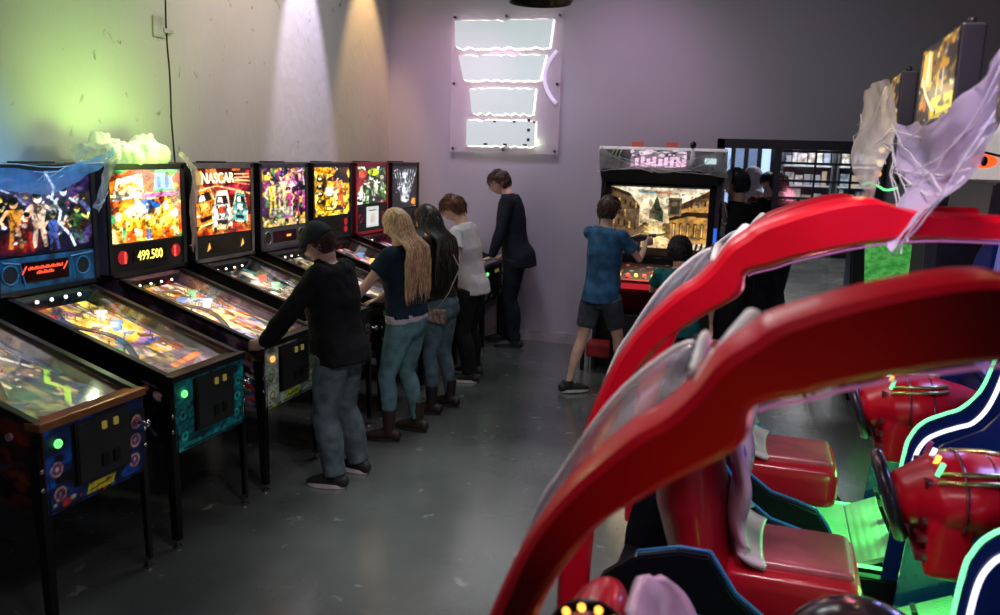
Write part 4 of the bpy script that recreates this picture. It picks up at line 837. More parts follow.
person('person', 'person with reddish brown hair in loose white t-shirt and black trousers', 'person', (-2.5, 7.1), 176, 1.67, (-2.50, 7.10, .875), (-2.595, 7.08, 1.415), (-2.675, 7.07, 1.545),
  [(-2.46, 7.0, 190), (-2.52, 7.28, 175)], [((-2.70, 6.76, .955), (0, 0, 1), (-1, 0, -.35)), ((-2.70, 7.2, .955), (0, 0, 1), (-1, 0, -.35))], ('tee', fab('tshirt_white', (.62, .60, .64), .08), dict(hem=-.14, loose=.03, hemw=1.04)), ('pants', fab('trousers_black', (.012, .012, .015), .2)), ('sneaker', SB, SW), ('bowl', HAUB), SKIN2, 'people playing pinball', hyaw=22, hpitch=-28, g=.93)
def glasses(root, k):
    M, s = k['HM'], k['s']; g = MB()
    for q in (-1, 1): g.torus(M @ Vector((q * .032 * s, .106 * s, .006 * s)), .021 * s, .002, 'y', 20, 6, M=k['yaw'])
    g.loft([M @ Vector((-.01 * s, .108 * s, .01 * s)), M @ Vector((.01 * s, .108 * s, .01 * s))], [.002] * 2, 6)
    for q in (-1, 1): g.loft([M @ Vector((q * .053 * s, .104 * s, .01 * s)), M @ Vector((q * .078 * s, .05 * s, .01 * s)), M @ Vector((q * .082 * s, -.02 * s, .006 * s))], [.002] * 3, 6)
    g.build('glasses', BLK, root, True)
    for z in (.30, .55): pass
person('person', 'tall person in dark suit jacket and glasses at the corner pinball machine', 'person', (-2.6, 8.58), 190, 1.87, (-2.52, 8.56, .985), (-2.625, 8.54, 1.60), (-2.715, 8.52, 1.735),
  [(-2.50, 8.50, 195), (-2.68, 8.72, 185)], [((-2.70, 8.25, .955), (0, 0, 1), (-1, 0, -.35)), ((-2.70, 8.74, .955), (0, 0, 1), (-1, 0, -.35))], ('jacket', fab('suit_navy', (.012, .017, .026), .15), dict(hem=-.2, hemw=1.06, loose=.012)), ('pants', fab('suit_trousers', (.012, .016, .024), .15)), ('dress', SB, SB), ('short', HBR), SKIN2, 'people playing pinball', hpitch=-24, hyaw=14, extra=glasses, g=.98)
def gun(root, k):
    a = k['arms']; w0, w1 = a[0][2], a[1][2]; c = (w0 + w1) / 2; d = k['F']; U = k['U']; m = MB()
    m.loft([c - d * .16 + U * .02, c - d * .02 + U * .035, c + d * .22 + U * .04], [(.02, .03), (.024, .035), (.014, .018)], 10, round_ends=True); m.loft([c - d * .04, c - d * .07 - U * .10], [(.016, .022)] * 2, 8, round_ends=True); m.cyl(c + d * .2 + U * .04, c + d * .34 + U * .04, .009, n=10)
    return m
def gun_b(root, k):
    o = gun(root, k).build('light_gun', mat('gun_dark', (.03, .03, .035), .35)); o.location = root.location
    tag(o, 'dark replica light gun held up by the person in the blue shirt', 'light gun')
person('person', 'person in blue t-shirt and grey shorts aiming at the shooting game screen', 'person', (-1.31, 7.08), 66, 1.70, (-1.32, 7.10, .885), (-1.31, 7.10, 1.455), (-1.30, 7.13, 1.59),
  [(-1.56, 7.02, 35), (-1.12, 7.30, 60)], [((-1.10, 7.42, 1.33), (-.9, .3, .1), (.4, .9, .1)), ((-1.00, 7.34, 1.31), (.9, -.3, .1), (.4, .9, .1))], ('tee', fab('tshirt_blue', (.035, .12, .24), .2), dict(hem=-.10, loose=.02)), ('shorts', fab('shorts_grey', (.06, .07, .085), .15)), ('sneaker', SB, SW), ('tuft', HBR), SKIN2, 'people at the shooting game', hpitch=-4, hyaw=6, g=.92, shw=.95, extra=gun_b, hcurl=1.1)
person('person', 'shorter person with curly black hair in teal shirt, right hand hanging at the hip', 'person', (-.62, 6.6), 96, 1.46, (-.60, 6.58, .75), (-.635, 6.58, 1.215), (-.645, 6.60, 1.335),
  [(-.72, 6.56, 100), (-.48, 6.60, 88)], [((-.86, 6.92, 1.0), (0, 0, 1)), ((-.37, 6.56, .80), (.9, .1, 0), (.15, -.1, -1))], ('tee', fab('tshirt_teal', (.01, .12, .13), .15), dict(hem=-.08, loose=.015)), ('pants', fab('trousers_dark', (.02, .025, .03), .15)), ('sneaker', SB, SW), ('curly', HDK), SKIN, 'people at the shooting game', hpitch=-2, g=1.0, hcurl=.6)
person('person', 'person in long black coat standing between shooting game and framed opening', 'person', (-.30, 8.2), 130, 1.95, (-.30, 8.2, 1.01), (-.305, 8.2, 1.64), (-.33, 8.21, 1.82),
  [(-.36, 8.14, 140), (-.24, 8.26, 130)], [((-.42, 8.36, .95),), ((-.22, 8.42, .95),)], ('coat', fab('coat_black', (.008, .008, .010), .1)), ('pants', fab('trousers_black', (.012, .012, .015), .2)), ('dress', SB, SB), ('short', HDK), SKIN2, None, hpitch=-8, hyaw=25, g=.84, shw=.9)
def far(label, x, y, hh, face, top, hr, hair='short', **k):
    s = hh / 1.75; f = Vector((math.cos(R(face)), math.sin(R(face)), 0)); r = Vector((f.y, -f.x, 0)); c = Vector((x, y, 0))
    P = lambda a, b, z: tuple(c + f * a * s + r * b * s + Vector((0, 0, z * s)))
    person('person', label, 'person', (x, y), face, hh, P(0, 0, .91), P(0, 0, 1.47), P(.02, 0, 1.62), [(*P(0, -.11, 0)[:2], face + 8), (*P(.02, .11, 0)[:2], face - 8)], [(P(.12, -.26, .86),), (P(.2, .24, .95),)], top, ('pants', fab('trousers_dark', (.02, .025, .03), .15)), ('dress', SB, SB), (hair, hr), SKIN2, 'people beyond the framed opening', vox=.012, **k)
def hoodx(root, k):
    M, s = k['HM'], k['s']; m = MB(); m.ball(M @ Vector((0, -.012, .012)) , (.115 * s, .13 * s, .145 * s), 18, M=k['yaw'].to_3x3()); m.loft([k['hd'] - k['U'] * .02, k['nk'] - k['U'] * .05, k['nk'] - k['U'] * .3], [(.11, .12), (.17, .14), (.26, .17)], 18, up=k['F'])
    remesh(m, 'hood', .012, fab('cloth_white', (.6, .58, .64), .1), root, 3, .01, 8)
far('person in pale hooded costume seen through the framed opening', -.27, 12.4, 1.93, 200, ('coat', fab('cloth_white', (.6, .58, .64), .1)), HDK, extra=hoodx)
far('person in dark red top seen through the framed opening', -.06, 11.4, 1.90, 250, ('tee', fab('top_red', (.22, .02, .03), .1)), HDK)
far('person in black top nearest the glazed door bars', .06, 10.2, 1.92, 110, ('jacket', fab('coat_black', (.008, .008, .010), .1)), HDK)

# ------------------------------------------------------------------ racing game cabinets with red arched canopies
REDP = mat('racer_red', (.62, .002, .018), .34, coat=.12, spec=.35, var=.04, vscale=3); REDS = mat('seat_red', (.42, .006, .022), .3, coat=.4, var=.05)
DKB = mat('racer_dark_body', (.006, .007, .012), .3, coat=.3)
BLUEL = glow('blue_led', (.04, .22, 1), 1.6); GRNL = glow('neon_green', (.2, .95, .42), 1.4); WHTL = glow('neon_white', (.80, .80, 1), 1.5)
WSH = glassmat('canopy_window', (.92, .9, .95), .35, .12, (.70, .62, .72), .08)
PB = [(-.42, .35), (-.42, .65), (-.40, .95), (-.365, 1.15), (-.32, 1.293), (-.23, 1.44), (-.16, 1.498), (-.09, 1.548), (-.022, 1.595), (-.003, 1.625), (.005, 1.672), (.08, 1.70), (.14, 1.725), (.31, 1.775), (.46, 1.80), (.62, 1.805), (.8, 1.805)]
PT = [(-.52, .35), (-.52, .65), (-.50, .95), (-.455, 1.14), (-.405, 1.285), (-.355, 1.40), (-.29, 1.50), (-.20, 1.598), (-.14, 1.645), (-.10, 1.69), (-.06, 1.748), (-.01, 1.79), (.03, 1.82), (.17, 1.875), (.31, 1.905), (.45, 1.875), (.8, 1.865)]
def crom(P, t):
    n = len(P) - 1; x = t * n; i = min(int(x), n - 1); f = x - i; p0, p1, p2, p3 = P[max(i - 1, 0)], P[i], P[i + 1], P[min(i + 2, n)]
    return tuple(.5 * (2 * p1[k] + (p2[k] - p0[k]) * f + (2 * p0[k] - 5 * p1[k] + 4 * p2[k] - p3[k]) * f * f + (3 * p1[k] - p0[k] - 3 * p2[k] + p3[k]) * f ** 3) for k in (0, 1))
def rail_mesh(mb, y, sgn, j0=0):
    n = 64; rings = []
    for j in range(j0, n + 1):
        b, t = crom(PB, j / n), crom(PT, j / n); b = Vector((b[0], 0, b[1])); t = Vector((t[0], 0, t[1])); d = (t - b); L = d.length; dn = d / L; Y = Vector((0, sgn, 0)); ye = Vector((0, y, 0))
        sec = [b + dn * .01 + ye, b + dn * .025 - Y * .012 + ye, t - dn * .02 - Y * .016 + ye, t - dn * .004 - Y * .004 + ye, t + dn * .006 + Y * .02 + ye, t + dn * .012 + Y * .075 + ye, t - dn * .02 + Y * .085 + ye, b + dn * .03 + Y * .06 + ye, b + dn * .002 + Y * .045 + ye]
        rings.append([mb.b.verts.new(p) for p in sec])
    fs = []
    for A, B in zip(rings, rings[1:]):
        for k in range(9): fs.append(mb.b.faces.new((A[k], A[(k + 1) % 9], B[(k + 1) % 9], B[k])))
    fs.append(mb.b.faces.new(rings[0])); fs.append(mb.b.faces.new(rings[-1])); bmesh.ops.recalc_face_normals(mb.b, faces=fs)
def quad_strip(rows, name, m, parent, solid=.01, smooth=True): return MB().grid(rows).build(name, m, parent, smooth, solid=solid)
def racer():
    t = thing('racing_cabinet', (0, 0, 0), 'x', 'racing game cabinet', 'row of red racing cabinets')
    yn, yf = -.58, -.24
    mb = MB(); rail_mesh(mb, yn, 1); mb.build('canopy_rail', REDP, t, 24)
    n = 64; ep = [crom(PB, j / n) for j in range(40, n + 1)]; MB().loft([(x, yn + .012, z - .002) for x, z in ep], [.003] * len(ep), 6, up=(0, 1, 0)).build('rail_edge_glow', glow('magenta_edge_glow', (1, .35, .85), .2), t, True)  # added glowing strip, stands in for LED light catching the rail's lower edge
    
    # window and its pale frame
    w = []; PF = [(-.455, 1.2), (-.411, 1.332), (-.368, 1.41), (-.316, 1.505), (-.265, 1.583), (-.215, 1.64), (-.146, 1.70), (-.10, 1.712)]
    for j in range(17, 37):
        p = crom(PT, j / n); q = crom(PF, (j - 17) / 19)
        w.append([Vector((p[0] + (q[0] - p[0]) * a, yn + .06 + .22 * a, p[1] + .004 + (q[1] - p[1]) * a + .012 * math.sin(a * math.pi))) for a in np.linspace(0, 1, 9)])
    win = quad_strip(w, 'canopy_window', WSH, t, .004)
    FRM = mat('window_frame_pale', (.92, .9, .9), .35)
    loop = [r_[0] for r_ in w] + w[-1][1:-1] + [r_[-1] for r_ in w[::-1]] + w[0][1:-1][::-1]; loop.append(loop[0])
    MB().loft(loop, [(.007, .006)] * len(loop), 8, up=(0, 0, 1)).build('window_frame', FRM, win, True)
    MB().loft([(-.082, yn + .025, 1.70), (-.062, yn + .055, 1.735), (-.038, yn + .09, 1.77), (-.012, yn + .13, 1.80)], [(.018, .012)] * 4, 8, up=(0, 1, 0), round_ends=True).build('window_frame', FRM, win, True)
    MB().loft([q + Vector((.0, 0, .006)) for q in w[-1]], [(.019, .012)] * len(w[-1]), 8, up=(1, 0, 0)).build('window_frame', FRM, win, True)
    for a in (.15, .38, .62, .85):
        MB().ball(w[-2][0].lerp(w[-2][-1], a) + Vector((0, 0, .02)), .008, 8).build('frame_screw', BLK, win, True)
    # floor pan, sides
    MB().prism([(-.5, .03), (1.6, .03), (1.6, .16), (.42, .17), (.36, .2), (-.2, .3), (-.5, .34)], -.40, .40, 'y', .01).build('base', DKB, t)
    for s in (-1, 1):
        pts = [(-.8, .05), (.95, .05), (.95, .2), (.50, .2), (.42, .28), (.36, .40), (.31, .47), (.22, .50), (.10, .53), (-.01, .61), (-.10, .74), (-.2, .86), (-.34, .95), (-.55, 1.0), (-.74, .92), (-.82, .6)]
        pts = pts[:11] + [(-.2, .74), (-.34, .70), (-.46, .6), (-.5, .4)]; pts[0] = (-.52, .05)
        sd = MB().prism(pts, s * .46, s * .40, 'y', .008).build('side_wall', DKB, t)
        MB().loft([(x, s * .43, z + .008) for x, z in pts[4:13]], [.006] * 9, 6, up=(0, 1, 0)).build('edge_light', mat('blue_edge', (.02, .12, .3), .25, emit=(.03, .22, .6), es=.14), sd, True)
        MB().prism([(-.02, .25), (.28, .27), (.26, .36), (.02, .42)], s * .462, s * .466 if s > 0 else -.47, 'y').build('side_vent', mat('side_plate_grey', (.12, .11, .14), .4), sd)
    # foot plate
    fp = MB().prism([(.36, .205), (.50, .215), (.50, .19), (.36, .18)], -.36, .36, 'y', .002)
    fp.prism([(.505, .215), (.80, .36), (.80, .33), (.505, .19)], -.36, .36, 'y', .002)
    dm = bpy.data.materials.new('tread_plate'); dm.use_nodes = True; nt = dm.node_tree; b = nt.nodes['Principled BSDF']; b.inputs['Base Color'].default_value = (.34, .38, .34, 1); b.inputs['Metallic'].default_value = .15; b.inputs['Roughness'].default_value = .4
    tc = N(nt, 'ShaderNodeTexCoord'); mp = N(nt, 'ShaderNodeMapping'); mp.inputs['Rotation'].default_value = (0, 0, R(45)); mp.inputs['Scale'].default_value = (60, 60, 60); ck = N(nt, 'ShaderNodeTexVoronoi'); ck.inputs['Scale'].default_value = 1; ck.inputs['Randomness'].default_value = 0
    nt.links.new(tc.outputs['Object'], mp.inputs[0]); nt.links.new(mp.outputs[0], ck.inputs['Vector']); bp = N(nt, 'ShaderNodeBump'); bp.inputs['Strength'].default_value = .9; bp.inputs['Distance'].default_value = .01; bp.invert = True
    nt.links.new(ck.outputs['Distance'], bp.inputs['Height']); nt.links.new(bp.outputs[0], b.inputs['Normal'])
    fpo = fp.build('foot_plate', dm, t)
    for y, w_ in ((.02, .07), (-.16, .09)):
        MB().box((.66, y - w_ / 2, .30), (.68, y + w_ / 2, .46), .006, M=Matrix.Translation((.66, 0, .3)) @ Matrix.Rotation(R(-25), 4, 'Y') @ Matrix.Translation((-.66, 0, -.3))).build('pedal', BMET, t)
    for s in (-1, 1): MB().box((.40, s * .375 - .006, .21), (.82, s * .375 + .006, .222)).build('green_strip', glow('green_strip', (.1, 1, .2), 2.5), t)
    l = light('AREA', 'foot_lamp', (.66, 0, .66), (.58, 0, .2), 15.0, (.10, 1, .18), .25); l.parent = t
    MB().ball((.47, -.43, .24), (.035, .015, .02), 10).build('red_marker', glow('red_marker', (1, .03, .02), 3), t, True)
    # seat
    s_ = MB(); s_.box((-.06, -.24, .40), (.41, .24, .60), .05)
    mat('seat_trim_lilac', (.70, .50, .68), .35, coat=.4)
    seat = remesh(s_, 'seat', .012, REDS, t, 5)
    top = MB(); top.box((.04, -.175, .585), (.38, .175, .625), .018); remesh(top, 'seat_pad', .008, mat('seat_pad_rose', (.45, .10, .13), .3, coat=.4), seat, 3)
    bk = MB(); bp_ = [(-.02, .42), (-.11, .60), (-.17, .78), (-.205, .94), (-.225, 1.03)]
    bk.loft([(-.10, 0, .45), (-.165, 0, .62), (-.20, 0, .78), (-.215, 0, .95), (-.215, 0, 1.06)], [(.235, .09), (.245, .12), (.25, .135), (.23, .12), (.18, .07)], 28, up=(1, 0, 0), round_ends=True)
    back = remesh(bk, 'backrest', .012, REDS, t, 4)
    PK = mat('seat_trim_lilac', (.70, .50, .68), .35, coat=.4)
    PK = mat('seat_trim_lilac')
    ln = [(.06, .615), (.0, .635), (-.045, .68), (-.065, .75), (-.058, .83), (-.055, .90), (-.075, .98), (-.11, 1.06), (-.15, 1.12)]; hw_ = [.21, .22, .21, .20, .225, .24, .23, .20, .15]; rows = []
    LN = [crom(ln, i / 26) for i in range(27)]; HW = [crom([(h_, 0) for h_ in hw_], i / 26)[0] for i in range(27)]
    for (x, z), h_ in zip(LN, HW):
        rows.append([Vector((x + .005 + .055 * abs(u) ** 2.5 * (1 if z > .66 else .3), u * h_, z + (.03 * math.exp(-((abs(u) - .5) / .22) ** 2) if z > 1.05 else 0))) for u in np.linspace(-1, 1, 17)])
    shl = quad_strip(rows, 'seat_shell', PK, back, .022)
    for q in (-1, 1):
        i_ = MB().ball((-.04, q * .155, .92), (.014, .022, .055), 14, M=Matrix.Rotation(R(-20), 3, 'Y')).build('shell_inlay', mat('inlay_magenta', (.5, .02, .3), .3), shl, True)
        MB().ball((-.031, q * .155, .92), (.010, .014, .038), 12, M=Matrix.Rotation(R(-20), 3, 'Y')).build('inlay_centre', mat('inlay_blue', (.12, .16, .5), .3), i_, True)
    # wheel and the red dash pod
    WM = Matrix.Rotation(R(-20), 4, 'Y'); wc = Vector((.475, 0, .87))
    wh = MB().torus(wc, .142, .024, 'x', 40, 10, M=WM).build('steering_wheel', mat('wheel_black', (.02, .02, .028), .3, coat=.3), t, True)
    for a in (0, 2.2, -2.2 + math.pi * 0):
        a += math.pi / 2; e = wc + WM.to_3x3() @ Vector((0, math.cos(a) * .14, math.sin(a) * .14)); MB().loft([wc + Vector((.02, 0, 0)), e], [(.02, .008), (.012, .007)], 10).build('wheel_spoke', BMET, wh, True)
    MB().cyl(wc + Vector((.0, 0, .0)), wc + Vector((.03, 0, -.008)), .042, n=24).build('wheel_hub', mat('hub_blue', (.03, .05, .12), .3), wh)
    MB().cyl(wc + Vector((.02, 0, 0)), wc + Vector((.14, 0, -.05)), .035, n=18).build('steering_column', mat('column_dark_red', (.12, .01, .02), .3), t)
    pod = MB(); pod.loft([(.56, 0, .88), (.62, 0, .90), (.73, 0, .915), (.86, 0, .94), (.95, 0, .96), (1.01, 0, .975)], [(.16, .10), (.21, .125), (.225, .13), (.18, .10), (.10, .06), (.03, .02)], 26, up=(0, 0, 1), round_ends=True); pod.box((.58, -.2, .66), (.72, .2, .86), .03)
    podo = remesh(pod, 'dash_pod', .012, REDP, t, 3)
    DRD = mat('dash_dark_red', (.16, .005, .015), .25, coat=.5)
    for i in range(5):
        z = .72 + i * .058; MB().box((.548 + .004 * i, -.19 + .012 * i, z), (.60, .19 - .012 * i, z + .032), .008).build('dash_fin', DRD, podo)
    for q in (-1, 1):
        for j, (r_, zo) in enumerate(((.0, .0), (.035, .018))):
            MB().loft([(.60, q * (.15 - r_), .985 + zo), (.68, q * (.165 - r_), 1.00 + zo), (.78, q * (.165 - r_), 1.01 + zo), (.84, q * (.13 - r_), 1.015 + zo)], [(.012, .009)] * 4, 8).build('trim_pipe', mat('pipe_gold', (.6, .55, .2), .25, metal=.8), podo, True)
    for x in (.68, .78): MB().torus((x, 0, .91), .182 if x < .75 else .176, .006, 'x', 36, 6, M=Matrix.Diagonal((1, 1.26 , .72, 1))).build('pod_seam', DRD, podo, True)
    for i in range(4):
        MB().cyl((.60, -.12 + .08 * i, 1.0), (.615, -.12 + .08 * i, 1.045), .009, n=12).build('dash_button', [GRNL, AMB, WHTL, mat('button_magenta', (.6, .1, .3), .3)][i], podo)
    # tower, side fins with neon tubes
    twr = MB().prism([(.98, .16), (.98, .95), (1.05, 1.02), (1.10, 1.75), (1.02, 1.95), (1.6, 1.97), (1.62, .16)], -.42, .42, 'y', .02).build('tower', mat('tower_dark_blue', (.006, .007, .016), .25, coat=.4), t)
    MB().prism([(.84, 1.80), (.85, 1.975), (1.6, 1.98), (1.62, 1.80)], -.44, .44, 'y', .01).build('marquee_housing', BLK, twr)
    scn = MB().prism([(1.045, 1.06), (1.09, 1.70), (1.08, 1.70), (1.035, 1.06)], -.36, .36, 'y').build('screen', mat('racer_screen', (.02, .03, .06), .15, emit=(.05, .12, .35), es=.8, col2=(.3, .05, .1), vscale=5), twr)
    finb = [(.60, .16), (.64, .754), (.665, .88), (.71, .944), (.78, .985), (.845, 1.022), (.91, 1.113), (.955, 1.296), (1.0, 1.6), (1.1, 1.8), (1.3, 1.8), (1.3, .16)]
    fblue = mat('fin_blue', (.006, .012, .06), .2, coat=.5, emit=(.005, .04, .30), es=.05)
    for s in (-1, 1):
        fn = MB().prism(finb, s * .44, s * .415, 'y', .004).build('side_fin', fblue, t)
        def sm(pp, k=6): return [crom(pp, i / (len(pp) * k)) for i in range(len(pp) * k + 1)]
        if s > 0: continue
        gq = sm(finb[0:9]); MB().loft([(x - .004, s * .43, z + .004) for x, z in gq if z > .55], [.0085] * len([1 for x, z in gq if z > .55]), 8, up=(0, 1, 0)).build('neon_tube', GRNL, fn, True)
        wq = sm([(.66, .5), (.677, .759), (.709, .859), (.763, .906), (.83, .94), (.889, .971), (.942, 1.061), (.985, 1.24), (1.03, 1.5), (1.07, 1.7)]); MB().loft([(x, s * .446, z) for x, z in wq], [.0095] * len(wq), 8, up=(0, 1, 0)).build('neon_tube', WHTL, fn, True)
    # topper sign standing on the canopy
    tp = MB().box((.475, -.34, 2.16), (.54, .34, 2.425), .006).build('topper_box', BLK, t)
    c = Cv(110, 60, '2a2014', 21); c.blotch(6, '806030', .5).blotch(9, 'c09020', .6).rect(0, .0, .55, .28, 'd8c010').rect(.1, .05, .5, .2, 'f0e020').blotch(12, '181410', .62).poly([(.62, .45), (.95, .5), (.9, .95), (.66, .92)], 'f0c860').poly([(.7, .5), (.8, .52), (.78, .95), (.7, .93)], 'fff0c0').line([(.5, .12), (.72, .32), (.92, .6)], .03, 'f8f0c0').line([(.3, .6), (.3, .35)], .02, 'd0d0d8').line([(.42, .6), (.44, .3)], .015, 'e0d890').ell(.75, .2, .05, .08, 'd05820').confetti(30, ['f0e080', 'a0a0a8', '403828'], .01, .04)
    c.a = c.a[:, ::-1]
    c.mesh('topper_art', (.472, .33, 2.17), (0, -.66, 0), (0, 0, .245), artmat('topper_art', .75), tp)
    for y in (-.25, .25): MB().cyl((.51, y, 1.95), (.51, y, 2.17), .012, n=10).build('topper_post', BMET, tp)
    for y in (-.3, -.1, .1, .3): MB().ball((.505, y, 2.435), .013, 10).build('topper_knob', BLK, tp, True)
    l = light('POINT', 'cab_lamp', (.25, .1, 1.50), None, 2.0, (1, .25, .35), .06); l.parent = t
    l = light('POINT', 'fin_lamp', (.86, .1, 1.25), None, 3.2, (.3, .35, 1), .05); l.parent = t
    return t
def copy_tree(o, parent=None):
    c = o.copy(); C.objects.link(c); c.parent = parent
    for ch in list(o.children): copy_tree(ch, c)
    return c
r1 = racer(); labs = ['nearest red racing cabinet, its arched canopy and pale window filling the lower right foreground', 'middle red racing cabinet, second canopy from the front, red seat beside the nearest arch', 'farthest red racing cabinet of the row, lilac trimmed seat and green lit foot plate']
rs = [r1] + [copy_tree(r1) for _ in range(2)]
for q in r1.children:
    if q.name.split('.')[0] in ('seat', 'backrest'): q.location = (-.08, -.2, -.02)
for o, yc, lb in zip(rs, (1.93, 3.15, 4.37), labs): o.location = (0, yc, {1.93: -.022, 3.15: .016}.get(yc, 0)); o['label'] = lb

RC = (-.256, -.50, 1.178)
ring = MB().torus(RC, .07, .012, 'y', 30, 8).build('light_ring', BMET, r1, True)
for i in range(14):
    a = i / 14 * 2 * math.pi; MB().ball((RC[0] + .07 * math.cos(a), RC[1] - .01, RC[2] + .07 * math.sin(a)), .0075, 8).build('amber_lamp', glow('amber_lamp', (1, .42, .05), 4), ring, True)
for i in range(3):
    a = i * math.pi / 3 + .5; MB().cyl((RC[0] + .06 * math.cos(a), RC[1], RC[2] + .06 * math.sin(a)), (RC[0] - .06 * math.cos(a), RC[1], RC[2] - .06 * math.sin(a)), .004, n=8).build('spoke', mat('spoke_lilac', (.5, .4, .7), .3), ring, True)
MB().cyl((RC[0], RC[1] + .01, .3), (RC[0], RC[1] + .01, RC[2] - .06), .012, n=10).build('ring_post', BMET, r1)
dm_ = MB(); dm_.ball((.28, .07, .885), (.19, .17, .17), 32).loft([(.28, .07, .5), (.28, .07, .885)], [(.17, .19), (.17, .19)], 32); dm_.build('dome_housing', mat('dome_gloss_black', (.010, .008, .010), .22, coat=.5), r1, True)
# ------------------------------------------------------------------ shooting game cabinet
def shooter():
    t = thing('shooting_game', (-1.0, 8.05, 0), 'large black shooting game cabinet with a street scene on its screen and webbed white header', 'arcade game')
    X0, X1 = -.55, .55
    for x in (X0, X1 - .04): MB().prism([(-.12, 0), (-.12, .75), (-.06, 1.05), (-.02, 1.8), (-.12, 1.9), (-.1, 2.1), (.6, 2.1), (.6, 0)], x, x + .04, 'x', .004).build('side_panel', BLK, t)
    MB().box((X0 + .04, -.02, 0), (X1 - .04, .58, .98), .01).build('lower_cabinet', BLK, t)
    MB().prism([(.0, .95), (.02, 1.83), (.55, 1.83), (.55, .95)], X0 + .04, X1 - .04, 'x').build('monitor_housing', mat('housing_black', (.008, .008, .01), .35), t)
    MB().prism([(-.10, 1.80), (-.14, 1.92), (.5, 1.92), (.5, 1.80)], X0 + .03, X1 - .03, 'x', .01).build('bezel_top', BLK, t)
    # picture on the screen
    c = Cv(150, 92, 'e8c890', 51); c.put(np.clip(c.Y * 1.2 - .3, 0, 1), 'fff0d0')
    c.poly([(0, .15), (0, 1), (.18, .92), (.30, .72), (.30, .3), (.25, .1)], '5a4630').poly([(0, .95), (.2, .85), (.30, .66), (.3, .7), (.2, .9), (0, 1)], '2a2018')
    for i in range(5):
        for j in range(3): c.rect(.02 + .058 * i, .45 + j * .16 - i * .02, .045 + .055 * i, .55 + j * .15 - i * .02, '2c2018' if (i + j) % 3 else 'd0a860')
    c.poly([(1, 1), (1, .1), (.62, .2), (.6, .62), (.72, .75)], 'b08040').poly([(1, .98), (.66, .74), (.6, .66), (.62, .62), (.7, .68), (1, .85)], '4a3020').poly([(1, .66), (.76, .66), (.6, .56), (.6, .52), (.8, .6), (1, .58)], '2a1c10')
    for i in range(5): c.rect(.68 + i * .065, .70 + .012 * i, .70 + i * .065, .76 + .02 * i, '3a2614').rect(.64 + i * .07, .28, .672 + i * .07, .5, '4a3018').rect(.65 + i * .07, .30, .664 + i * .07, .48, 'e0b060')
    c.poly([(.4, .55), (.4, .66), (.43, .72), (.45, .82), (.47, .88), (.49, .82), (.51, .72), (.54, .66), (.54, .5)], '384030').rect(.59, .6, .72, .86, '6a5a44').rect(.61, .62, .7, .83, '3a3428')
    c.blotch(22, '30241a', .72, .6).poly([(.3, .42), (.36, .5), (.4, .46), (.4, .3), (.3, .26)], '6a5436').poly([(.54, .3), (.54, .48), (.62, .5), (.62, .25)], '7a5e38').rect(.28, .92, .46, .95, '50b8d0').rect(.46, .92, .62, .945, 'd05030').rect(.28, .955, .62, .965, 'b08060')
    c.rect(.62, .1, 1, .2, 'c8bca8').rect(0, 0, 1, .12, '241c16').blotch(14, '7a6850', .6, .5)
    for i in range(8): c.poly([(.62 + .05 * i, .1), (.645 + .05 * i, .1), (.66 + .05 * i, .2), (.635 + .05 * i, .2)], '281c14')
    c.ell(.46, .35, .13, .16, 'ffd060', 0, .8, 1).ell(.46, .35, .05, .06, 'fffbe0', 0, 1, .5)
    for a in range(12): c.line([(.46, .35), (.46 + .12 * math.cos(a * .524), .35 + .16 * math.sin(a * .524))], .005, 'ffe8a0')
    c.grit(.5); c.mesh('screen', (X0 + .10, -.012, 1.13), (.91, 0, 0), (0, .012, .63), artmat('street_screen', 1.0, .3), t)
    fr = MB(); fr.box((X0 + .04, -.04, 1.06), (X0 + .10, 0, 1.83), .006).box((X1 - .10, -.04, 1.06), (X1 - .04, 0, 1.83), .006).box((X0 + .04, -.05, .98), (X1 - .04, 0, 1.12), .01).box((X0 + .04, -.04, 1.77), (X1 - .04, 0, 1.83), .006); fr.build('screen_frame', mat('gloss_black', (.01, .01, .012), .12), t)
    # header box
    HB = mat('header_silver', (.34, .33, .36), .35, col2=(.12, .12, .14), vscale=9)
    hd = MB().prism([(-.16, 1.93), (-.20, 2.10), (.3, 2.13), (.3, 1.93)], X0, X1 + .02, 'x', .008).build('header', HB, t)
    MB().box((X0 + .0, -.205, 2.10), (X1 + .02, .28, 2.125), .006).build('header_top', mat('header_white', (.8, .78, .8), .4, emit=(1, .9, .95), es=.25), hd)
    FT = glow('header_pink', (1, .62, .85), 1.1)
    cc = Cv(90, 30, '807480', 61); cc.blotch(9, 'f0d8e8', .45).blotch(14, '302830', .6).confetti(20, ['ffffff', 'd060a0', '404048'], .02, .06)
    cc.mesh('header_art', (-.26, -.172, 1.95), (.50, 0, 0), (0, -.036, .15), artmat('header_art', .8), hd)
    for i, x in enumerate(np.linspace(-.22, .20, 9)): MB().prism([(x, 1.96), (x + .03, 1.96), (x + .036, 2.07), (x + .004, 2.08)], -.19 - .004 * (i % 2), -.178, 'y').build('header_letter', FT, hd)
    for x in (-.26, .05): MB().box((x, -.18, 2.10), (x + .10, -.10, 2.175), .006).build('header_sign', mat('header_sign_red', (.22, .05, .05), .5, emit=(.8, .15, .12), es=.25), hd)
    for i in range(3): MB().loft([(-.42 + i * .035, -.19, 1.98), (-.43 + i * .035, -.205, 2.05), (-.40 + i * .035, -.19, 2.13)], [.008] * 3, 6).build('claw', mat('claw_green', (.3, .45, .25), .5), hd, True)
    MB().box((.40, -.205, 1.99), (.50, -.19, 2.04), .004).build('header_badge', glow('badge_white', (.7, .9, .9), .8), hd)
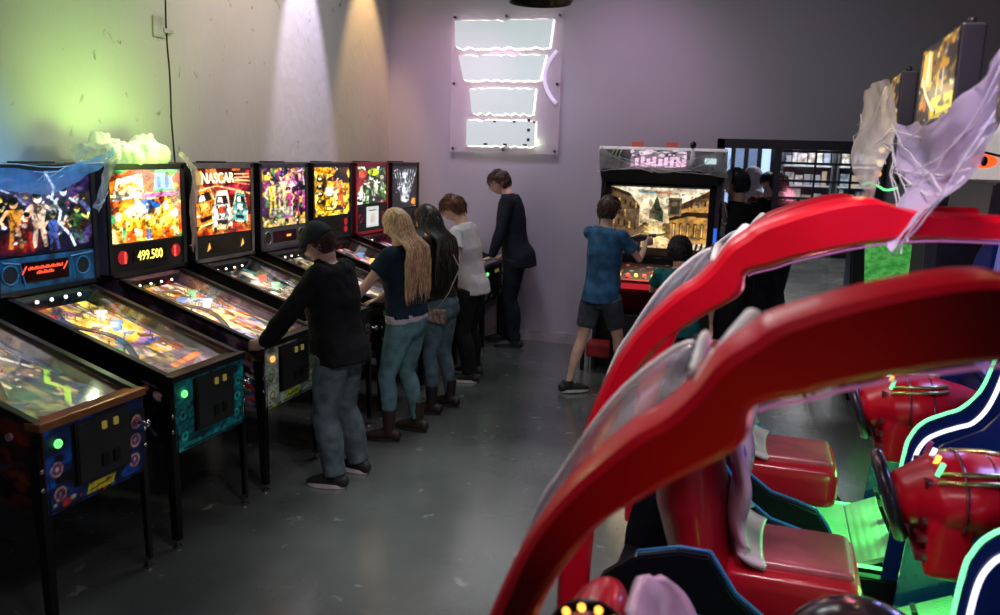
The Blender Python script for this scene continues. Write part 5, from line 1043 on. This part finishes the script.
    MB().ball((.29, -.19, 2.15), (.028, .03, .036), 12).build('figurine_head', HDK, hd, True); MB().loft([(.29, -.19, 2.12), (.30, -.19, 2.03), (.30, -.19, 1.97)], [(.015, .015), (.045, .03), (.05, .03)], 12).build('figurine_body', mat('figurine_white', (.6, .6, .64), .6), hd, True)
    # control shelf
    sh = MB().prism([(-.42, .84), (-.42, .93), (-.06, 1.05), (-.02, 1.05), (-.02, .6), (-.1, .6)], X0 + .22, X1 - .24, 'x', .01).build('control_shelf', mat('shelf_dark_red', (.16, .01, .015), .3), t)
    cv = Cv(60, 30, '200808', 71); cv.confetti(70, ['a0a0a8', 'e02020', '606068', 'ff6020', '303038'], .01, .04); cv.rect(0, 0, 1, .1, 'c01818')
    cv.mesh('shelf_art', (X0 + .23, -.415, .936), (.62, 0, 0), (0, .35, .117), artmat('shelf_art', .4), sh)
    MB().box((X0 + .23, -.43, .86), (X1 - .25, -.42, .91)).build('shelf_light', glow('shelf_red', (1, .03, .05), .35), sh)
    for i, x in enumerate(np.linspace(-.28, .25, 8)): MB().cyl((x, -.33, .96), (x, -.34, .985), .016, n=12).build('button', [AMB, RED][i % 2], sh)
    MB().box((X0 + .2, -.3, 0), (X1 - .22, -.02, .6), .01).build('pedestal', BLK, t)
    MB().box((X1 - .035, -.135, 1.02), (X1 - .005, -.12, 1.42), .004).build('blue_strip', glow('blue_strip', (.03, .15, .8), .9), t)
    l = light('AREA', 'screen_lamp', (0, -.1, 1.5), (0, -2, 1.2), 3, (1, .8, .5), .6); l.parent = t
shooter()
rc = thing('folding_stool', (-1.44, 7.86, 0), 'low red padded stool with black frame behind the legs of the person in shorts', 'stool')
MB().box((-.13, -.11, .16), (.13, .11, .30), .025).build('seat', mat('stool_red', (.30, .015, .02), .5), rc)
for x, y in ((-.1, -.09), (.1, -.09), (-.1, .09), (.1, .09)): MB().cyl((x, y, 0), (x, y, .17), .009, n=8).build('leg', STEEL, rc)
MB().loft([(-.18, 0, .0), (-.18, 0, .45), (-.165, 0, .53), (-.14, 0, .56)], [(.012, .02)] * 4, 8, round_ends=False).build('frame', BMET, rc, True)

# ------------------------------------------------------------------ dark cabinet with mask shaped marquee behind the racers, far hall
def dark_cab():
    t = thing('arcade_cabinet', (1.44, 5.95, 0), 'dark arcade cabinet behind the racers with a pale mask and orange eye on top', 'arcade game')
    MB().prism([(-.35, .0), (-.35, .9), (-.1, 1.05), (-.05, 1.6), (-.2, 1.8), (-.2, 1.98), (.5, 1.98), (.5, 0)], -.5, .5, 'x', .01).build('body', BLK, t)
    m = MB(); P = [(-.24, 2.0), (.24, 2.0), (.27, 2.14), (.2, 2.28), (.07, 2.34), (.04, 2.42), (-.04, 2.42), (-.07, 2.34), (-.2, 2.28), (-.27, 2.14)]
    mk = m.prism([(x - .16, z - .10) for x, z in P], -.26, -.20, 'y', .008).build('mask', mat('mask_bone_glow', (.6, .56, .52), .6, emit=(.8, .74, .7), es=.45), t)  # low glow put into the bone colour to brighten the mask
    for x in (-.12, .12):
        e = MB().ball((x - .16, -.262, 2.07), (.075, .012, .04), 14).build('eye', glow('mask_eye', (1, .12, .02), 1.2), mk, True); MB().ball((x - .16, -.272, 2.07), (.02, .01, .03), 10).build('pupil', BLK, e, True)
        MB().loft([(x - .25, -.265, 2.10), (x - .16, -.27, 2.12), (x - .07, -.265, 2.10)], [.008] * 3, 6).build('brow', BLK, mk, True)
    for i in range(7): MB().box((-.31 + i * .045, -.268, 1.93), (-.29 + i * .045, -.258, 1.965), .003).build('tooth', BLK, mk)
    for x, col in ((-.42, (.9, .6, .4)), (-.30, (.5, .45, 1)), (-.05, (.1, .4, 1))): MB().ball((x, -.23, 1.93), (.05, .02, .035), 12).build('badge', mat('cab_badge_%d' % int(x * -100), col, .4, emit=col, es=.5, col2=(.02, .02, .02), vscale=30), t, True)
    MB().box((-.44, -.1, 1.15), (.44, -.08, 1.6)).build('screen', mat('dim_screen', (.02, .02, .03), .2), t)
dark_cab()
gc = thing('arcade_cabinet', (1.22, 8.35, 0), 'low cabinet with bright green glowing panel seen beneath the middle canopy', 'arcade game')
MB().prism([(-.3, 0), (-.35, .75), (-.2, .95), (.1, 1.3), (.5, 1.3), (.5, 0)], -.5, .5, 'x', .02).build('body', BLK, gc)
MB().prism([(-.36, .55), (-.36, .80), (-.21, .99), (.08, 1.33), (.1, 1.30), (-.2, .93), (-.34, .74)], -.38, .2, 'x').build('green_panel', mat('green_panel', (.3, .9, .25), .5, emit=(.12, .9, .14), es=.22, col2=(.01, .10, .02), vscale=16), gc)
MB().box((.24, -.37, .5), (.4, -.33, .9), .01).build('red_panel', mat('red_panel', (.5, .05, .08), .4, emit=(1, .1, .15), es=.3, col2=(.1, .2, .02), vscale=12), gc)
st = thing('stool', (.62, 8.0, 0), 'black stool with splayed legs beside the green glowing cabinet', 'stool')
MB().cyl((0, 0, .62), (0, 0, .70), .17, n=24).build('seat', RUB, st)
for i in range(4): a = i * math.pi / 2 + .6; MB().cyl((.1 * math.cos(a), .1 * math.sin(a), .62), (.26 * math.cos(a), .26 * math.sin(a), 0), .016, n=8).build('leg', BMET, st)
sc = thing('chair', (-.28, 10.9, 0), 'black metal folding chair on the bright floor past the framed opening', 'chair')
MB().box((-.2, -.2, .40), (.2, .2, .43), .01).build('seat', RUB, sc); MB().box((-.2, .18, .62), (.2, .2, .80), .01).build('backrest', RUB, sc)
for s in (-1, 1):
    MB().cyl((s * .2, .22, .82), (s * .2, -.24, 0), .013, n=8).build('leg', BMET, sc); MB().cyl((s * .18, -.16, .42), (s * .18, .26, 0), .013, n=8).build('leg', BMET, sc)
# shop shelves along the far wall
rs_ = random.Random(5); ORD = ['first', 'second', 'third', 'fourth', 'fifth']; BC = ['tan', 'pale grey', 'slate blue', 'brown', 'near black', 'cream', 'dull purple']; NM = ['first', 'second', 'third', 'fourth', 'fifth', 'sixth', 'seventh', 'eighth', 'ninth', 'tenth']; LV = ['lower middle', 'upper middle', 'second highest', 'highest']
cols = [(.55, .5, .42), (.7, .7, .72), (.35, .4, .5), (.5, .3, .18), (.2, .22, .26), (.75, .72, .6), (.3, .25, .35)]
for u in range(5):
    x0 = .15 + u * 1.12; sf = thing('display_shelf', (x0 + .5, 19.6, 0), ['first', 'second', 'third', 'fourth', 'fifth'][u] + ' lit display shelf from the left beyond the glazed door', 'shelf', 'lit display shelves beyond the glazed door')
    MB().box((-.52, 0, 0), (-.48, .4, 2.7)).box((.48, 0, 0), (.52, .4, 2.7)).box((-.52, .38, 0), (.52, .4, 2.7)).build('frame', mat('shelf_frame', (.05, .05, .055), .5), sf)
    for j in range(6): MB().box((-.48, 0, .25 + j * .42), (.48, .38, .28 + j * .42)).build('shelf_board', mat('shelf_board', (.5, .5, .52), .5), sf)
    l = light('AREA', 'shelf_lamp', (0, -.5, 2.75), (0, .3, 1.4), 26, (.95, .92, .85), .8); l.parent = sf
    for j in range(2, 6):
        x = -.44; cnt = -1
        while x < .40:
            w_ = min(rs_.uniform(.10, .22), .47 - x); h_ = rs_.uniform(.2, .36); q = rs_.randrange(len(cols))
            b = MB().box((x, .06, 0), (x + w_ * .9, .3, h_), .008).box((x + w_ * .1, .055, h_ * .3), (x + w_ * .8, .062, h_ * .7)).build('boxed_item', mat('box_%d' % q, cols[q], .5, col2=tuple(k * .4 for k in cols[(q + 2) % 7]), vscale=9))
            b.location = (x0 + .5, 19.6, .281 + j * .42); cnt += 1; tag(b, BC[q] + ' box, ' + NM[cnt] + ' from left on ' + LV[j - 2] + ' board of ' + ORD[u] + ' lit display shelf', 'box', 'boxed goods on the display shelves'); x += w_ + .01
lw_ = thing('lit_window', (-.95, 21.95, 1.4), 'bluish lit window at the end of the hall behind the costumed figures', 'window')
MB().box((-1.0, -.03, -.9), (1.0, 0, 1.3)).build('frame', FR, lw_)
for i in range(6): MB().box((-.93 + i * .31, -.05, -.8), (-.93 + i * .31 + .2, -.03, 1.2), .005).build('light_panel', glow('blue_white_panel', (.45, .6, 1), [1.1, .3, 1.4, .5, .35, 1.6][i]) if False else mat('window_glow_%d' % i, (.2, .3, .5), .3, emit=(.4, .58, 1), es=[1.0, .25, 1.3, .4, .3, 1.5][i]), lw_)
light('AREA', 'far_hall_light', (.6, 14.5, 4.4), (.6, 14.5, 0), 170, (.92, .92, 1), 1.6)
light('SPOT', 'far_hall_streak', (.4, 19, 4.3), (.6, 15, 0), 200, (1, .95, .85), .2, 60)

# ------------------------------------------------------------------ cobweb decoration
def web(label, pts_rows, m, group='cobweb decoration', sag=0, rough=.02, strands=10, seed=1, nu=26, nv=26):
    # pts_rows: 2 rails of points; the sheet is stretched between them
    rd = random.Random(seed)
    def ev(P, t):
        n = len(P) - 1; x = t * n; i = min(int(x), n - 1); f = x - i; return Vector(P[i]).lerp(Vector(P[i + 1]), f)
    A, B = pts_rows; rows = []
    for j in range(nv + 1):
        r = []
        for i in range(nu + 1):
            a, b = ev(A, i / nu), ev(B, i / nu); p = a.lerp(b, j / nv); d = noise.noise_vector(p * 5 + Vector((seed, 0, 0))) * rough; edge = min(j, nv - j, 3) / 3; r.append(p + d + noise.noise_vector(p * 22) * .008 - Vector((0, 0, sag * math.sin(math.pi * j / nv) * (1 - i / nu) ** 2)))
        rows.append(r)
    o = MB().grid(rows).build('cobweb', m, None, True); tag(o, label, 'cobweb', group)
    for q in range(strands):
        i, k = rd.random(), rd.random(); a, b = ev(A, i), ev(B, k); P = []
        for s_ in range(9):
            f = s_ / 8; P.append(a.lerp(b, f) + Vector((0, 0, -.03 * math.sin(f * math.pi))) + noise.noise_vector(a.lerp(b, f) * 7) * .02)
        MB().loft(P, [.0016 + .001 * rd.random()] * 9, 5).build('web_strand', mat('web_thread', (.75, .75, .8), .7), o, True)
    return o
WEB = webmat('web_white', (.9, .9, .95), .42); WEBD = webmat('web_dense', (.95, .95, .97), .85, 14); WEBL = webmat('web_thin', (.85, .85, .92), .3, 7)
# tuft heaped on the golden machine
tm = MB(); rd = random.Random(3)
for i in range(26): tm.ball((-3.86 + rd.uniform(-.08, .08), 4.13 + .62 * i / 26, 1.93 + rd.uniform(0, .045)), (.07, .055, rd.uniform(.05, .085)), 8)
for y, z in ((4.22, 2.03), (4.30, 2.05), (4.36, 2.01), (4.6, 2.03), (4.68, 2.04), (4.72, 1.99)): tm.ball((-3.9, y, z), (.05, .045, .05), 8)
o = remesh(tm, 'cobweb', .014, webmat('web_heap', (.95, .97, .92), 1.0, 12), None, 2, .03, 11); tag(o, 'thick white cobweb heap lit bright green on top of the golden machine', 'cobweb', 'cobweb decoration')
light('POINT', 'web_lamp', (-3.62, 4.45, 2.2), None, 8, (.80, 1, .55), .02)
web('blue lit cobweb swag drooping across the front of the fighting figures backglass', [[(-3.74, 3.05, 1.98), (-3.71, 3.3, 1.90), (-3.70, 3.6, 1.87), (-3.71, 3.85, 1.90), (-3.73, 4.08, 1.96), (-3.76, 4.2, 2.0)], [(-3.72, 3.05, 1.86), (-3.70, 3.3, 1.80), (-3.69, 3.6, 1.74), (-3.70, 3.85, 1.80), (-3.71, 4.06, 1.89), (-3.75, 4.2, 1.97)]], webmat('web_blue', (.25, .55, .9), .75, 8), seed=2)
web('thin cobweb hanging down the left edge of the golden machine', [[(-3.74, 4.12, 1.92), (-3.735, 4.09, 1.8), (-3.735, 4.03, 1.7), (-3.735, 4.0, 1.66)], [(-3.735, 4.22, 1.93), (-3.735, 4.16, 1.8), (-3.735, 4.1, 1.68), (-3.735, 4.04, 1.63)]], WEB, seed=3, strands=5)
web('pinkish cobweb trailing down the right edge of the golden machine', [[(-3.74, 4.78, 1.97), (-3.72, 4.88, 1.86), (-3.72, 4.86, 1.7), (-3.72, 4.85, 1.45), (-3.73, 4.86, 1.32)], [(-3.74, 4.83, 1.98), (-3.72, 4.98, 1.82), (-3.72, 4.93, 1.68), (-3.72, 4.89, 1.45), (-3.73, 4.88, 1.3)]], webmat('web_rose', (.85, .66, .66), .6, 9), seed=4, strands=5)
light('SPOT', 'swag_blue', (-2.6, 3.4, 3.2), (-3.7, 3.6, 1.85), 110, (.08, .5, 1), .1, 34)
# webs on the shooting game header
web('cobweb stretched along the header of the shooting game', [[(-1.55, 7.83, 2.13), (-1.3, 7.82, 2.0), (-1.0, 7.81, 2.08), (-.7, 7.82, 2.0), (-.43, 7.84, 2.14)], [(-1.58, 7.84, 1.9), (-1.3, 7.83, 1.93), (-1.0, 7.82, 1.9), (-.7, 7.83, 1.93), (-.40, 7.85, 1.88)]], WEBL, seed=5)
web('cobweb hanging down the right side of the shooting game', [[(-.45, 7.86, 2.1), (-.42, 7.88, 1.9), (-.42, 7.9, 1.6), (-.42, 7.9, 1.35)], [(-.38, 7.9, 2.05), (-.36, 7.95, 1.9), (-.38, 7.95, 1.6), (-.38, 7.95, 1.35)]], WEBL, seed=6, strands=3)
# big webs over the racers
web('narrow cobweb stretched from the rear topper down to the far canopy', [[(.356, 4.2, 2.349), (.325, 4.15, 2.203), (.315, 4.0, 2.04), (.36, 3.85, 1.91)], [(.401, 3.9, 2.383), (.439, 3.85, 2.214), (.423, 3.8, 2.014), (.388, 3.78, 1.90)]], webmat('web_pale', (.86, .85, .80), .8, 7), seed=7, strands=8, rough=.03)
web('large torn cobweb sweeping from the top right corner down to the middle canopy', [[(.387, 3.4, 2.2), (.375, 3.2, 2.06), (.385, 2.9, 1.97), (.327, 2.54, 1.80)], [(.470, 2.2, 2.31), (.486, 2.3, 2.15), (.463, 2.45, 2.023), (.393, 2.5, 1.926), (.341, 2.54, 1.79)]], webmat('web_lilac', (.82, .72, .95), 1.5, 6), seed=8, sag=.10, strands=14, rough=.035)
light('SPOT', 'web_violet', (.30, 1.7, 2.3), (.42, 2.7, 2.1), 14, (.55, .45, 1), .03, 60)
light('POINT', 'web_amber', (.30, 3.6, 2.3), None, 1.0, (1, .8, .45), .03)

for o, dx, dz in ((rs[1], -.055, .018), (rs[2], -.02, .0)):
    for q in o.children:
        if q.name.split('.')[0] in ('canopy_rail', 'canopy_window', 'rail_edge_glow'): q.location = (dx, 0, dz)
for i, (p, r_, c_, e_) in enumerate((((.425, 4.0, 2.096), .013, (1, .75, .25), 2), ((.423, 4.0, 2.041), .016, (1, .8, .5), 1.6), ((.42, 4.0, 1.995), .014, (1, .4, .1), 1.2))):
    o = MB().ball(p, r_, 10).build('string_bulb', glow('string_bulb_%d' % i, c_, e_), None, True); tag(o, ['top', 'middle', 'lowest'][i] + ' glowing bulb hanging behind the narrow cobweb above the canopies', 'light bulb', 'string of bulbs by the cobweb')
o = MB().loft([(.36 + .018 * i, 4.0, 1.945 + .012 * math.sin(i * .9) - (.0 if i < 4 else .004 * (i - 4))) for i in range(9)], [.006] * 9, 6).build('glow_cord', glow('cord_green', (.2, 1, .35), 1.0), None, True); tag(o, 'thin green glowing cord lying across the far canopy behind the cobwebs', 'cord')
